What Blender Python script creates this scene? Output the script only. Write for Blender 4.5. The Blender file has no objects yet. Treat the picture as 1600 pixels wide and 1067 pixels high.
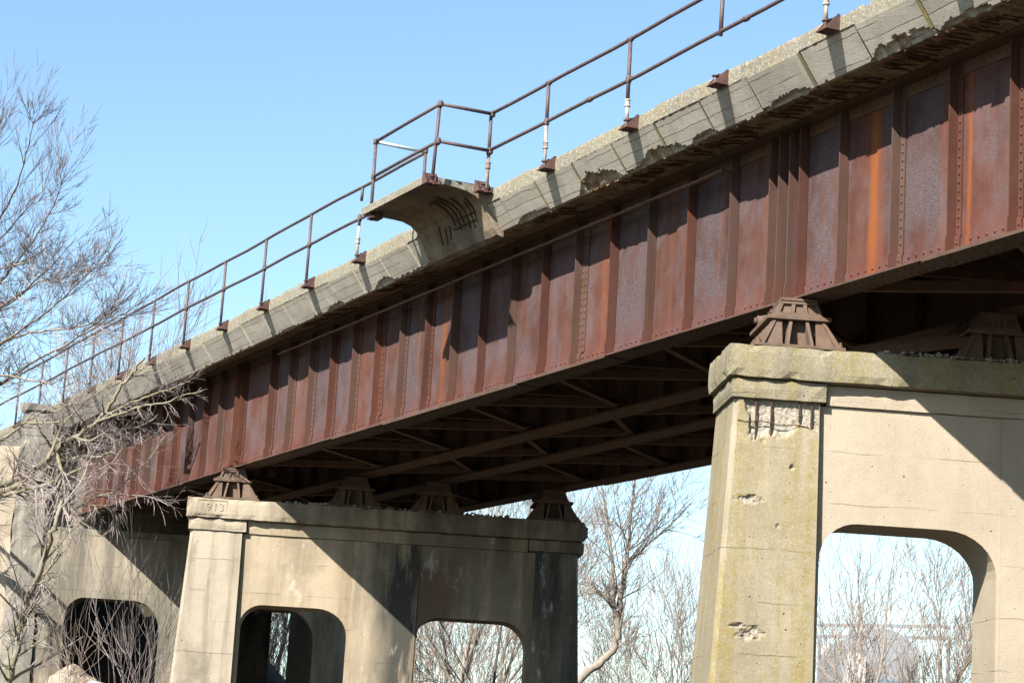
import bpy, bmesh, math, random
from mathutils import Vector, Matrix, noise as mnoise
R = math.radians
sc = bpy.context.scene
col = sc.collection
rnd = random.Random(7)

# ------------------------------------------------------------------ camera
F_PX = 3569.9                      # focal length in pixels of a 1600 px wide frame
CAM = Vector((39.4147, -13.7966, -5.6052))
yaw, pitch, roll = 1.12690, 0.19340, 0.05750
yaw, pitch, roll = YPR = (1.1269, 0.1934, 0.0575)
fwd = Vector((-math.sin(yaw)*math.cos(pitch), math.cos(yaw)*math.cos(pitch), math.sin(pitch)))
rt = Vector((math.cos(yaw), math.sin(yaw), 0)); up = rt.cross(fwd)
rt2 = rt*math.cos(roll)+up*math.sin(roll); up2 = -rt*math.sin(roll)+up*math.cos(roll)
cam = bpy.data.cameras.new('camera'); cam_o = bpy.data.objects.new('camera', cam); col.objects.link(cam_o)
cam.sensor_width = 36; cam.sensor_fit = 'HORIZONTAL'; cam.lens = 36*F_PX/1600
cam.clip_start = .5; cam.clip_end = 6000
cam_o.matrix_world = Matrix(((rt2.x, up2.x, -fwd.x, CAM.x), (rt2.y, up2.y, -fwd.y, CAM.y), (rt2.z, up2.z, -fwd.z, CAM.z), (0, 0, 0, 1)))
sc.camera = cam_o

def at(x, y, Y):
    """photo pixel -> point on the upright plane at that Y"""
    v = fwd+rt2*((x-800)/F_PX)-up2*((y-533.5)/F_PX)
    return CAM+v*((Y-CAM.y)/v.y)
def atd(x, y, d):
    v = fwd+rt2*((x-800)/F_PX)-up2*((y-533.5)/F_PX)
    return CAM+v*d

# ------------------------------------------------------------------ materials
class NT:
    def __init__(s, name):
        s.m = bpy.data.materials.new(name); s.m.use_nodes = True
        s.t = s.m.node_tree; s.b = s.t.nodes['Principled BSDF']
        s.geo = s.t.nodes.new('ShaderNodeNewGeometry')
        s.pos = s.geo.outputs['Position']
    def n(s, typ, **kw):
        o = s.t.nodes.new(typ)
        for k, v in kw.items(): setattr(o, k, v)
        return o
    def lk(s, a, b): s.t.links.new(a, b)
    def put(s, sock, v):
        if hasattr(v, 'is_output') or hasattr(v, 'links'): s.lk(v, sock)
        elif isinstance(v, (tuple, list)) and len(v) == 3 and sock.type == 'RGBA': sock.default_value = (*v, 1)
        else: sock.default_value = v
    def scl(s, sx, sy, sz, off=(0, 0, 0), vec=None):
        o = s.n('ShaderNodeMapping'); s.lk(vec or s.pos, o.inputs['Vector'])
        o.inputs['Scale'].default_value = (sx, sy, sz); o.inputs['Location'].default_value = off
        return o.outputs[0]
    def noise(s, vec, scale, detail=4, rough=.55, dist=0):
        o = s.n('ShaderNodeTexNoise'); s.lk(vec, o.inputs['Vector'])
        o.inputs['Scale'].default_value = scale; o.inputs['Detail'].default_value = detail
        o.inputs['Roughness'].default_value = rough; o.inputs['Distortion'].default_value = dist
        return o.outputs['Fac']
    def voro(s, vec, scale, feature='F1', rand=1):
        o = s.n('ShaderNodeTexVoronoi', feature=feature); s.lk(vec, o.inputs['Vector'])
        o.inputs['Scale'].default_value = scale; o.inputs['Randomness'].default_value = rand
        return o
    def ramp(s, fac, a, b, va=0., vb=1.):
        o = s.n('ShaderNodeMapRange', clamp=True); s.put(o.inputs[0], fac)
        for i, v in zip((1, 2, 3, 4), (a, b, va, vb)): o.inputs[i].default_value = v
        return o.outputs[0]
    def mix(s, fac, a, b, mode='MIX'):
        o = s.n('ShaderNodeMix', data_type='RGBA', blend_type=mode)
        s.put(o.inputs['Factor'], fac); s.put(o.inputs[6], a); s.put(o.inputs[7], b)
        return o.outputs[2]
    def math(s, op, a, b=0.):
        o = s.n('ShaderNodeMath', operation=op); s.put(o.inputs[0], a); s.put(o.inputs[1], b)
        return o.outputs[0]
    def sep(s, vec=None):
        o = s.n('ShaderNodeSeparateXYZ'); s.lk(vec or s.pos, o.inputs[0]); return o.outputs
    def fin(s, colr, rough=.85, bump=None, bs=.3, bd=.01, metal=0., spec=.3, k=.66):
        if k != 1: colr = s.mix(1., colr, (k, k, k), 'MULTIPLY')
        s.put(s.b.inputs['Base Color'], colr); s.put(s.b.inputs['Roughness'], rough)
        s.b.inputs['Metallic'].default_value = metal
        s.b.inputs['Specular IOR Level'].default_value = spec
        if bump is not None:
            o = s.n('ShaderNodeBump'); o.inputs['Strength'].default_value = bs; o.inputs['Distance'].default_value = bd
            s.lk(bump, o.inputs['Height']); s.lk(o.outputs[0], s.b.inputs['Normal'])
        return s.m

DRIP_SHADE0, DRIP_SHADEW = 1.9, 1.3
def concrete(name, base, dark, lichen=0., grime=.3, pits=.5, board=.5, agg=0., brown=0., black=0., off=(0, 0, 0), efflo=0., formline=0., drip_shade=False):
    s = NT(name)
    v = s.scl(1, 1, 1, off)
    n1 = s.noise(v, 1.1, 8, .62)
    n2 = s.noise(v, 9, 6, .6)
    c = s.mix(s.ramp(n1, .35, .68), base, tuple(b*.80 for b in base))
    c = s.mix(s.ramp(n2, .3, .75, 0, .35), c, tuple(b*1.15 for b in base))
    # rain-washed vertical streaks
    vs = s.scl(3.2, 3.2, .28, off)
    st = s.noise(vs, 1.3, 6, .6)
    c = s.mix(s.math('MULTIPLY', s.ramp(st, .5, .72), grime), c, dark)
    bl = s.noise(s.scl(1, 1, .7, (7+off[0], 3, 1)), .8, 9, .68)
    c = s.mix(s.math('MULTIPLY', s.ramp(bl, .5, .66), grime*.8), c, tuple(d*.8 for d in dark))
    dm = 1.
    if drip_shade:       # drain stains on the inner part, with its warm shade put into the brown
        dp = s.n('ShaderNodeVectorMath', operation='DOT_PRODUCT'); s.lk(s.pos, dp.inputs[0]); dp.inputs[1].default_value = (.364, .931, 0)
        dm = s.ramp(s.math('ADD', dp.outputs['Value'], s.math('MULTIPLY', s.noise(s.scl(1, 1, .3), .9, 4), 1.2)), DRIP_SHADE0, DRIP_SHADE0+DRIP_SHADEW)
    if brown:
        br = s.noise(s.scl(1, 1, .5, (3, 9, off[0])), .9, 7, .6)
        c = s.mix(s.math('MULTIPLY', s.math('MULTIPLY', s.ramp(br, .44, .6), dm), brown), c, (.21, .115, .062))
    if black:
        bk = s.noise(s.scl(1.3, 1.3, .22, (13, 1, off[0])), 1.0, 8, .66)
        c = s.mix(s.math('MULTIPLY', s.math('MULTIPLY', s.ramp(bk, .42, .56), dm), black), c, (.055, .055, .05))
    if lichen:
        li = s.noise(s.scl(3.0, 3.0, .22, (1, 5, 2)), 1.25, 6, .62)
        lo = s.noise(v, 11, 7, .75)
        lf = s.math('MULTIPLY', s.ramp(li, .42, .60), s.ramp(lo, .38, .58, .1, 1))
        c = s.mix(s.math('MULTIPLY', lf, lichen), c, (.275, .215, .07))
        lg = s.noise(s.scl(2.2, 2.2, .3, (31, 5, 2)), 1.0, 6, .62)
        c = s.mix(s.math('MULTIPLY', s.ramp(lg, .54, .70), lichen*.55), c, (.17, .155, .075))
    if efflo:
        ef = s.noise(s.scl(2.5, 2.5, 1, (17, 2, 5)), 1.2, 8, .7)
        c = s.mix(s.math('MULTIPLY', s.ramp(ef, .6, .66), efflo), c, (.62, .6, .54))
    h = s.noise(v, 45, 5, .7)
    if agg:
        vo = s.voro(v, 62)
        cc = s.n('ShaderNodeSeparateColor'); s.lk(vo.outputs['Color'], cc.inputs[0])
        c = s.mix(s.math('MULTIPLY', s.ramp(cc.outputs[0], .55, .95), agg), c, (.62, .57, .47))
        c = s.mix(s.math('MULTIPLY', s.ramp(cc.outputs[1], .62, .95), agg), c, (.17, .15, .125))
        c = s.mix(s.math('MULTIPLY', s.ramp(vo.outputs['Distance'], .35, .8), agg*.8), c, (.16, .14, .11))
        h = s.math('ADD', s.math('MULTIPLY', h, .5), s.math('MULTIPLY', s.ramp(vo.outputs['Distance'], 0, .7, 1, 0), .9*agg))
    if pits:
        for sc_, th in ((5.5, .075), (13, .1)):
            vo = s.voro(v, sc_); cc = s.n('ShaderNodeSeparateColor'); s.lk(vo.outputs['Color'], cc.inputs[0])
            pm = s.math('MULTIPLY', s.ramp(vo.outputs['Distance'], th*.6, th, 1, 0), s.ramp(cc.outputs[0], .62, .66))
            c = s.mix(s.math('MULTIPLY', pm, pits), c, (.07, .06, .045))
            h = s.math('SUBTRACT', h, s.math('MULTIPLY', pm, 1.5))
    if board:
        z = s.sep(v)[2]
        w = s.math('ADD', s.math('MULTIPLY', z, 1.75), s.math('MULTIPLY', s.noise(v, 2.5, 4), .12))
        fr = s.math('FRACT', w)
        ln = s.math('MULTIPLY', s.ramp(fr, .0, .022, 1, 0), s.ramp(s.noise(s.scl(1, 1, 4, off), 1.6, 3), .46, .6))
        c = s.mix(s.math('MULTIPLY', ln, board), c, tuple(d*.55 for d in dark))
        h = s.math('SUBTRACT', h, s.math('MULTIPLY', ln, .8))
        # each lift of concrete has its own shade
        fl = s.math('FLOOR', w)
        wn = s.n('ShaderNodeTexWhiteNoise', noise_dimensions='1D'); s.lk(fl, wn.inputs['W'])
        c = s.mix(s.ramp(wn.outputs[0], 0, 1, 0, .16), c, dark)
    if formline:        # board marks running along the sloped cornice
        xyz = s.sep(); w = s.math('SUBTRACT', xyz[2], s.math('MULTIPLY', xyz[0], .0085))
        w = s.math('ADD', s.math('MULTIPLY', w, 8.6), s.math('MULTIPLY', s.noise(v, 1.8, 5, .6), .5))
        fr = s.math('FRACT', w)
        ln = s.math('MULTIPLY', s.ramp(fr, 0, .055, 1, 0), s.ramp(s.noise(s.scl(.9, 4, 4), 1.3, 3), .40, .55))
        c = s.mix(s.math('MULTIPLY', ln, formline), c, (.05, .045, .035)); h = s.math('SUBTRACT', h, ln)
        wn = s.n('ShaderNodeTexWhiteNoise', noise_dimensions='2D'); cb = s.n('ShaderNodeCombineXYZ')
        s.lk(s.math('FLOOR', w), cb.inputs[0]); s.lk(s.math('FLOOR', s.math('MULTIPLY', xyz[0], .939)), cb.inputs[1]); s.lk(cb.outputs[0], wn.inputs['Vector'])
        c = s.mix(s.ramp(wn.outputs[0], 0, 1, 0, .35), c, dark)
    g = s.noise(v, 130, 3, .8)
    c = s.mix(.35, c, s.mix(g, (.25, .25, .25), (.75, .75, .75)), 'OVERLAY')
    return s.fin(c, .92, h, .55, .012, spec=.2)

def rust(name, base, second, orange, blue, wear=.5, orange_amt=.6, low=True, scale=1., seed=0, panel=False):
    s = NT(name)
    v = s.scl(scale, scale, scale, (seed, 0, 0))
    n1 = s.noise(v, 2.2, 9, .65)
    c = s.mix(s.ramp(n1, .35, .65), base, second)
    vs = s.scl(6, 6, .25, (seed, 3, 0)); st = s.noise(vs, 1.0, 5, .6)
    c = s.mix(s.ramp(st, .5, .7, 0, .6), c, tuple(b*.65 for b in base))
    fx = s.math('FLOOR', s.math('SUBTRACT', s.sep()[0], .54))
    wn = s.n('ShaderNodeTexWhiteNoise', noise_dimensions='1D'); s.lk(s.math('ADD', fx, seed), wn.inputs['W'])
    if panel: c = s.mix(s.ramp(wn.outputs[0], .2, 1, 0, .75), c, tuple(b*f for b, f in zip(base, (.55, .75, .85))))
    # old blue-grey paint, scraped in slanting flecks
    a = s.noise(s.scl(1.5, 1.5, 1.0, (seed, 1, 4)), 1.2, 5, .6)
    b = s.noise(s.scl(3.5, 3.5, 13, (2, seed, 1)), 4.2, 9, .78, 0)
    if panel: a = s.math('ADD', a, s.math('MULTIPLY', s.math('SUBTRACT', wn.outputs[0], .5), .10))
    bm = s.math('MULTIPLY', s.ramp(a, .42, .6), s.ramp(b, .36, .66))
    c = s.mix(s.math('MULTIPLY', bm, wear), c, blue)
    # orange runs
    o1 = s.noise(s.scl(3.3, 3.3, .1, (seed+9, 2, 0)), 1.0, 4, .5)
    o2 = s.noise(v, 7, 6, .7)
    om = s.math('MULTIPLY', s.ramp(o1, .57, .66), s.ramp(o2, .35, .6, .4, 1))
    c = s.mix(s.math('MULTIPLY', om, orange_amt), c, orange)
    if panel:       # the broad bright runs under leaking deck joints
        for xc, wd in ((19.36, .13), (21.05, .05), (21.9, .06)):
            q = s.ramp(s.math('ABSOLUTE', s.math('SUBTRACT', s.math('ADD', s.sep()[0], s.math('MULTIPLY', s.noise(s.scl(1, 1, .5), 3, 4), .08)), xc+.04)), wd*.35, wd, 1, 0)
            c = s.mix(s.math('MULTIPLY', q, s.ramp(s.noise(s.scl(9, 9, .35, (xc, 0, 0)), 1.2, 6, .65), .3, .6, .25, .95)), c, (.26, .078, .018))
    if low:     # red lead primer shows through along the foot of the web
        z = s.sep()[2]
        lm = s.math('MULTIPLY', s.ramp(s.math('ADD', z, s.math('MULTIPLY', s.noise(s.scl(2.5, 2.5, .6), 2.2, 6, .65), .9)), .35, .95, 1, 0), .62)
        c = s.mix(lm, c, (.15, .052, .040))
    g = s.noise(v, 90, 4, .8)
    c = s.mix(.3, c, s.mix(g, (.2, .2, .2), (.8, .8, .8)), 'OVERLAY')
    return s.fin(c, s.ramp(n1, .3, .7, .7, .92), s.math('ADD', g, s.noise(v, 25, 5, .7)), .3, .006, spec=.16)

M = {}
def plain(name, c, rough=.7, var=.25, scale=6, bump=.2, metal=0., spec=.3):
    s = NT(name); n = s.noise(s.pos, scale, 6, .65)
    cc = s.mix(s.ramp(n, .3, .7), tuple(x*(1-var) for x in c), tuple(min(1, x*(1+var)) for x in c))
    return s.fin(cc, rough, s.noise(s.pos, scale*12, 4, .7), bump, .006, metal, spec)

M['pier_cap_lichen'] = concrete('weathered_cap_concrete', (.30, .272, .205), (.13, .118, .08), lichen=.8, grime=.75, pits=1., agg=.2)
M['pilaster_lichen'] = concrete('lichen_streaked_concrete', (.375, .325, .235), (.18, .15, .095), lichen=1., grime=.5, pits=1., agg=.15, board=.6)
M['panel_near'] = concrete('cream_panel_concrete', (.46, .392, .305), (.32, .265, .19), grime=.25, pits=.8, board=.45)
M['cap_far'] = concrete('far_cap_concrete', (.43, .37, .28), (.13, .108, .074), grime=.7, brown=.8, black=.6, pits=.5, off=(4, 0, 0), drip_shade=True)
M['panel_far'] = concrete('far_panel_concrete', (.455, .375, .27), (.165, .13, .09), grime=.5, brown=.85, black=.55, pits=.7, board=.6, off=(4, 0, 0), efflo=.4, drip_shade=True)
DRIP_SHADE0, DRIP_SHADEW = 2.75, .6
M['midcol_far'] = concrete('streaked_middle_column', (.41, .345, .25), (.12, .098, .07), grime=.75, brown=.5, black=1.6, pits=.7, board=.7, off=(2, 1, 0), efflo=.3, drip_shade=True)
DRIP_SHADE0, DRIP_SHADEW = 1.9, 1.3
M['pilaster_far'] = concrete('far_pilaster_concrete', (.445, .385, .30), (.15, .13, .10), grime=.75, pits=.7, board=.7, off=(5, 2, 0))
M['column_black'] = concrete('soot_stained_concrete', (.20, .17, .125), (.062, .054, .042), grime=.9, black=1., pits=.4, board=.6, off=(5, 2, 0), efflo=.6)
M['abutment'] = concrete('abutment_concrete', (.38, .335, .26), (.135, .12, .095), grime=.75, black=.5, pits=.6, board=.8, off=(9, 2, 0))
M['pylon'] = concrete('pylon_concrete', (.33, .305, .26), (.14, .13, .11), grime=.8, black=.4, pits=.6, board=.8, off=(3, 2, 0), efflo=.5)
M['fresh'] = concrete('broken_fresh_concrete', (.42, .385, .32), (.28, .24, .19), grime=.5, pits=.8, board=0, agg=.45)
M['fascia'] = concrete('exposed_aggregate_concrete', (.25, .235, .19), (.14, .13, .10), lichen=.45, grime=.65, pits=.2, board=0, agg=.5)
M['slope'] = concrete('form_marked_concrete', (.62, .575, .50), (.30, .275, .23), lichen=.15, grime=.5, pits=.7, board=0, agg=.2, efflo=.35, formline=.85)
M['balcony'] = concrete('balcony_underside_concrete', (.40, .34, .245), (.13, .11, .075), grime=.95, pits=.3, board=0, agg=.2, brown=.5, black=.5)
M['joint_dark'] = concrete('mossy_joint_concrete', (.12, .11, .07), (.06, .055, .04), lichen=.7, grime=.4, pits=0, board=0)
def soffit_mat():
    s = NT('corroded_soffit')
    v = s.scl(5, 1.2, 3); n = s.noise(v, 2.2, 8, .7, .5); n2 = s.noise(s.pos, 5, 8, .7)
    c = s.mix(s.ramp(n, .35, .65), (.13, .085, .052), (.44, .335, .215))
    c = s.mix(s.ramp(n2, .5, .66, 0, .8), c, (.50, .43, .32))
    c = s.mix(s.ramp(s.noise(s.pos, 14, 5, .7), .55, .7, 0, .7), c, (.24, .11, .05))
    return s.fin(c, .95, s.math('ADD', n, n2), .9, .03, spec=.1)
M['soffit'] = soffit_mat()
M['web'] = rust('rusty_painted_web', (.092, .036, .026), (.132, .064, .051), (.24, .075, .016), (.132, .121, .14), wear=.85, orange_amt=.6, panel=True)
M['stiff_a'] = rust('brown_stiffener_steel', (.095, .054, .043), (.12, .066, .05), (.17, .055, .02), (.11, .095, .095), wear=.3, orange_amt=.3, seed=3)
M['stiff_b'] = rust('red_stiffener_steel', (.088, .034, .025), (.110, .048, .035), (.2, .055, .016), (.11, .08, .08), wear=.2, orange_amt=.4, seed=5)
M['flange'] = rust('flange_steel', (.085, .054, .040), (.13, .082, .062), (.14, .06, .025), (.12, .105, .10), wear=.2, orange_amt=.2, low=False, seed=2)
M['under'] = rust('sheltered_brown_steel', (.115, .066, .044), (.17, .10, .068), (.22, .085, .03), (.12, .10, .09), wear=.2, orange_amt=.5, low=False, seed=6)
M['bearing'] = rust('bearing_casting', (.13, .085, .064), (.19, .13, .095), (.17, .08, .035), (.15, .135, .115), wear=.25, orange_amt=.2, low=False, scale=3, seed=4)
M['rebar'] = plain('rusted_rebar', (.085, .042, .027), .9, .4, 20)
M['rail'] = plain('dull_purple_brown_paint', (.105, .072, .073), .6, .35, 14, .2, spec=.4)
M['galv'] = plain('worn_white_paint', (.34, .305, .265), .6, .35, 18)
def galv():
    s = NT('flaking_white_paint'); n = s.noise(s.pos, 16, 7, .7); n2 = s.noise(s.scl(1, 1, .5), 7, 5, .6)
    c = s.mix(s.ramp(n, .35, .6), (.40, .37, .33), (.52, .49, .45)); c = s.mix(s.ramp(n2, .48, .6, 0, .85), c, (.20, .12, .08))
    return s.fin(c, .7, n, .3, .004)
M['galv'] = galv()
M['pale_pipe'] = plain('galvanised_pipe', (.52, .60, .64), .5, .1, 9)
M['bracket'] = plain('brown_bracket_steel', (.115, .062, .052), .75, .35, 12)
M['stone'] = concrete('rubble_stone', (.42, .39, .34), (.2, .18, .15), grime=.4, pits=0, board=0, agg=.4)
M['boulder'] = concrete('pink_boulder', (.55, .42, .33), (.38, .30, .23), grime=.2, pits=0, board=0, agg=.9)
M['block'] = concrete('pale_block_stone', (.55, .52, .43), (.36, .33, .25), grime=.3, pits=.3, board=0)

def bark(name, a, b, moss=0.):
    s = NT(name); n = s.noise(s.scl(1, 1, .4), 9, 6, .65)
    c = s.mix(s.ramp(n, .3, .7), a, b)
    if moss: c = s.mix(s.math('MULTIPLY', s.ramp(s.noise(s.pos, 2.2, 5), .42, .6), moss), c, (.185, .165, .085))
    return s.fin(c, .9, s.noise(s.scl(3, 3, 1), 30, 4), .4, .008, spec=.15, k=.8)
M['bark_moss'] = bark('mossy_pale_bark', (.19, .165, .13), (.30, .265, .215), .7)
M['twig_grey'] = bark('grey_lilac_twigs', (.225, .188, .178), (.35, .30, .288))
M['twig_dark'] = bark('pale_brown_twigs', (.20, .15, .115), (.30, .24, .19))
M['bark_bg'] = bark('grey_brown_bark', (.17, .145, .12), (.33, .285, .235))
M['twig_bg'] = bark('straw_brown_twigs', (.20, .16, .13), (.33, .275, .23))
M['bark_black'] = bark('dark_bark', (.06, .05, .045), (.11, .09, .08))

# ------------------------------------------------------------------ mesh helpers
def fix(v): return Vector(v)
class MB:
    def __init__(s): s.v = []; s.f = []; s.mi = []
    def add(s, vs, fs, mi=0):
        o = len(s.v); s.v.extend(Vector(v) for v in vs)
        for f in fs: s.f.append(tuple(i+o for i in f)); s.mi.append(mi)
    def hexa(s, p, mi=0):      # 8 corners: bottom ring 0-3, top ring 4-7
        s.add(p, [(0, 3, 2, 1), (4, 5, 6, 7), (0, 1, 5, 4), (1, 2, 6, 5), (2, 3, 7, 6), (3, 0, 4, 7)], mi)
    def box(s, lo, hi, mi=0, fr=None):
        (a, b, c), (d, e, g) = lo, hi
        p = [(a, b, c), (d, b, c), (d, e, c), (a, e, c), (a, b, g), (d, b, g), (d, e, g), (a, e, g)]
        s.hexa([fr(*q) for q in p] if fr else p, mi)
    def bar(s, a, b, w, h, upv=(0, 0, 1), mi=0):
        a = Vector(a); b = Vector(b); d = (b-a).normalized(); u = Vector(upv); x = d.cross(u).normalized(); u = x.cross(d)
        q = []
        for c in (a, b):
            for i, j in ((-1, -1), (1, -1), (1, 1), (-1, 1)): q.append(c+x*(w/2*i)+u*(h/2*j))
        s.hexa(q, mi)
    def angle(s, a, b, leg, th, upv=(0, 0, 1), side=1, mi=0):   # L section: flat leg + upright leg
        a = Vector(a); b = Vector(b); d = (b-a).normalized(); u = Vector(upv); x = d.cross(u).normalized()*side; u = Vector(upv)
        s.bar(a, b, leg, th, upv, mi)
        o = x*(leg/2-th/2)+u*(leg/2+th/2+.001)
        s.bar(a+o, b+o, th, leg, upv, mi)
    def tube(s, pts, rad, n=8, cap=True, mi=0):
        pts = [Vector(p) for p in pts]; o = len(s.v); L = len(pts)
        if not isinstance(rad, (list, tuple)): rad = [rad]*L
        prev = None
        for i, p in enumerate(pts):
            t = (pts[min(i+1, L-1)]-pts[max(i-1, 0)])
            t = t.normalized() if t.length > 1e-9 else Vector((0, 0, 1))
            if prev is None:
                a = t.cross(Vector((0, 0, 1)) if abs(t.z) < .9 else Vector((1, 0, 0))).normalized()
            else:
                a = (prev-t*prev.dot(t)); a = a.normalized() if a.length > 1e-6 else t.orthogonal().normalized()
            prev = a; b = t.cross(a)
            for k in range(n):
                w = 2*math.pi*k/n; s.v.append(p+(a*math.cos(w)+b*math.sin(w))*rad[i])
        for i in range(L-1):
            for k in range(n):
                s.f.append((o+i*n+k, o+i*n+(k+1) % n, o+(i+1)*n+(k+1) % n, o+(i+1)*n+k)); s.mi.append(mi)
        if cap and n > 3:
            s.f.append(tuple(o+k for k in range(n))[::-1]); s.mi.append(mi)
            s.f.append(tuple(o+(L-1)*n+k for k in range(n))); s.mi.append(mi)
    def ring(s, c, ax, r0, r1, h, n=12, mi=0):
        c = Vector(c); ax = Vector(ax).normalized(); s.tube([c-ax*h/2, c-ax*h/2*.6, c+ax*h/2*.6, c+ax*h/2], [r0, r1, r1, r0], n, True, mi)
    def dome(s, c, nrm, r=.016, mi=0):
        c = Vector(c); nrm = Vector(nrm); a = nrm.orthogonal().normalized(); b = nrm.cross(a); o = len(s.v); n = 6
        for h, q in ((0, 1), (.55, .78)):
            for k in range(n):
                w = 2*math.pi*k/n; s.v.append(c+(a*math.cos(w)+b*math.sin(w))*r*q+nrm*r*h)
        s.v.append(c+nrm*r*.85)
        for k in range(n):
            s.f.append((o+k, o+(k+1) % n, o+n+(k+1) % n, o+n+k)); s.mi.append(mi)
            s.f.append((o+n+k, o+n+(k+1) % n, o+2*n)); s.mi.append(mi)
    def prism(s, poly, fr, t0, t1, mi=0):     # poly of (p,z), extruded in t;  fr(p,t,z)
        n = len(poly); vs = [fr(p, t0, z) for p, z in poly]+[fr(p, t1, z) for p, z in poly]
        fs = [tuple(range(n)), tuple(range(2*n-1, n-1, -1))]+[(i, n+i, n+(i+1) % n, (i+1) % n) for i in range(n)]
        s.add(vs, fs, mi)
    def build(s, name, mats, parent=None, smooth=False, bevel=0., tri=False):
        me = bpy.data.meshes.new(name)
        org = parent_org(parent)
        me.from_pydata([v-org for v in s.v], [], s.f)
        for m in (mats if isinstance(mats, (list, tuple)) else [mats]): me.materials.append(m)
        me.polygons.foreach_set('material_index', s.mi)
        bm = bmesh.new(); bm.from_mesh(me)
        bmesh.ops.recalc_face_normals(bm, faces=bm.faces)
        if bevel: bmesh.ops.bevel(bm, geom=[e for e in bm.edges if e.is_manifold and e.calc_face_angle(0) > .5], offset=bevel, segments=1, affect='EDGES')
        bm.to_mesh(me); bm.free()
        if smooth: me.polygons.foreach_set('use_smooth', [True]*len(me.polygons))
        me.update()
        o = bpy.data.objects.new(name, me); col.objects.link(o)
        if parent: o.parent = parent
        return o
ORG = {}
def parent_org(p):
    o = Vector((0, 0, 0))
    while p is not None: o += p.location; p = p.parent
    return o
def tag(o, label, cat, group=None, kind=None):
    if label: o['label'] = label
    if cat: o['category'] = cat
    if group: o['group'] = group
    if kind: o['kind'] = kind
    return o
def thing(name, loc, label, cat, group=None):
    o = bpy.data.objects.new(name, None); col.objects.link(o); o.location = loc; o.empty_display_size = .3
    return tag(o, label, cat, group)

# ------------------------------------------------------------------ pier frame
PHI = .3725
PV = Vector((math.sin(PHI), math.cos(PHI), 0)); QV = Vector((-math.cos(PHI), math.sin(PHI), 0))
A2 = Vector((18.102, -1.006, -.623)); SPAN = 19.135; GROUND = -7.3
def frame(dx):
    a = A2-Vector((dx, 0, 0))
    return lambda p, t, z: a+PV*p+QV*t+Vector((0, 0, z))

# ------------------------------------------------------------------ world + sun
w = bpy.data.worlds.new('World'); sc.world = w; w.use_nodes = True
nt = w.node_tree; bg = nt.nodes['Background']
sky = nt.nodes.new('ShaderNodeTexSky'); sky.sky_type = 'NISHITA'; sky.sun_disc = False
LD = Vector((-.6, 1, -.88)).normalized()
sky.sun_elevation = math.asin(-LD.z); sky.sun_rotation = math.atan2(-LD.x, -LD.y)
sky.air_density = 1.0; sky.dust_density = .7; sky.ozone_density = 2.2; sky.altitude = 200
tint = nt.nodes.new('ShaderNodeMix'); tint.data_type = 'RGBA'; tint.blend_type = 'MULTIPLY'; tint.inputs[0].default_value = 1
tint.inputs[7].default_value = (1.25, 1.34, 1.32, 1); nt.links.new(sky.outputs[0], tint.inputs[6]); nt.links.new(tint.outputs[2], bg.inputs[0]); bg.inputs[1].default_value = .0595
sun = bpy.data.lights.new('sun', 'SUN'); sun.energy = 5.0; sun.angle = R(.55); sun.color = (1, .94, .84)
so = bpy.data.objects.new('sun', sun); col.objects.link(so); so.rotation_euler = LD.to_track_quat('-Z', 'Y').to_euler()
sc.view_settings.view_transform = 'Standard'; sc.view_settings.look = 'None'; sc.view_settings.exposure = 1.6; sc.view_settings.gamma = 1
sc.cycles.max_bounces = 6; sc.cycles.diffuse_bounces = 3

# ------------------------------------------------------------------ ground
def gz(x, y):
    z = GROUND
    e = min(1, max(0, (-3-x)/9)); e = e*e*(3-2*e)
    z += e*2.9*min(1, max(0, 1-(abs(y+1)-5)/7))
    e = min(1, max(0, (-12-x)/6)); z += e*3.5*min(1, max(0, 1-(abs(y-1)-5)/7))
    return z+.12*mnoise.noise(Vector((x*.3, y*.3, 0)))
g = MB()
xs = [-3000, -800, -250, -120, -80]+[-60+2*i for i in range(60)]+[62, 80, 120, 300, 1000, 3000]
ys = [-3000, -800, -250, -100, -60]+[-40+2*i for i in range(50)]+[62, 90, 140, 300, 1000, 3000]
g.add([(x, y, gz(x, y)) for x in xs for y in ys], [(i*len(ys)+j, (i+1)*len(ys)+j, (i+1)*len(ys)+j+1, i*len(ys)+j+1) for i in range(len(xs)-1) for j in range(len(ys)-1)])
s = NT('dry_grass_ground'); n = s.noise(s.pos, .35, 8, .65)
gc = s.mix(s.ramp(n, .35, .65), (.075, .058, .035), (.045, .042, .024)); gc = s.mix(s.ramp(s.noise(s.pos, 6, 6, .7), .4, .7, 0, .6), gc, (.10, .082, .05))
go = g.build('ground', s.fin(gc, .95, s.noise(s.pos, 9, 6, .7), .8, .08), smooth=True); tag(go, None, None, kind='structure')

# ------------------------------------------------------------------ piers
def arch_poly(p0, p1, ztop, zb, rl, rr):
    """opening outline going up the left jamb, over the soffit and down the right jamb (p,z)"""
    out = [(p0, zb), (p0, ztop-rl[1])]
    for i in range(1, 9):
        a = math.pi/2*i/8; out.append((p0+rl[0]*(1-math.cos(a)), ztop-rl[1]*(1-math.sin(a))))
    for i in range(0, 9):
        a = math.pi/2*i/8; out.append((p1-rr[0]*(1-math.sin(a)), ztop-rr[1]*(1-math.cos(a))))
    out.append((p1, zb)); return out

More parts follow.
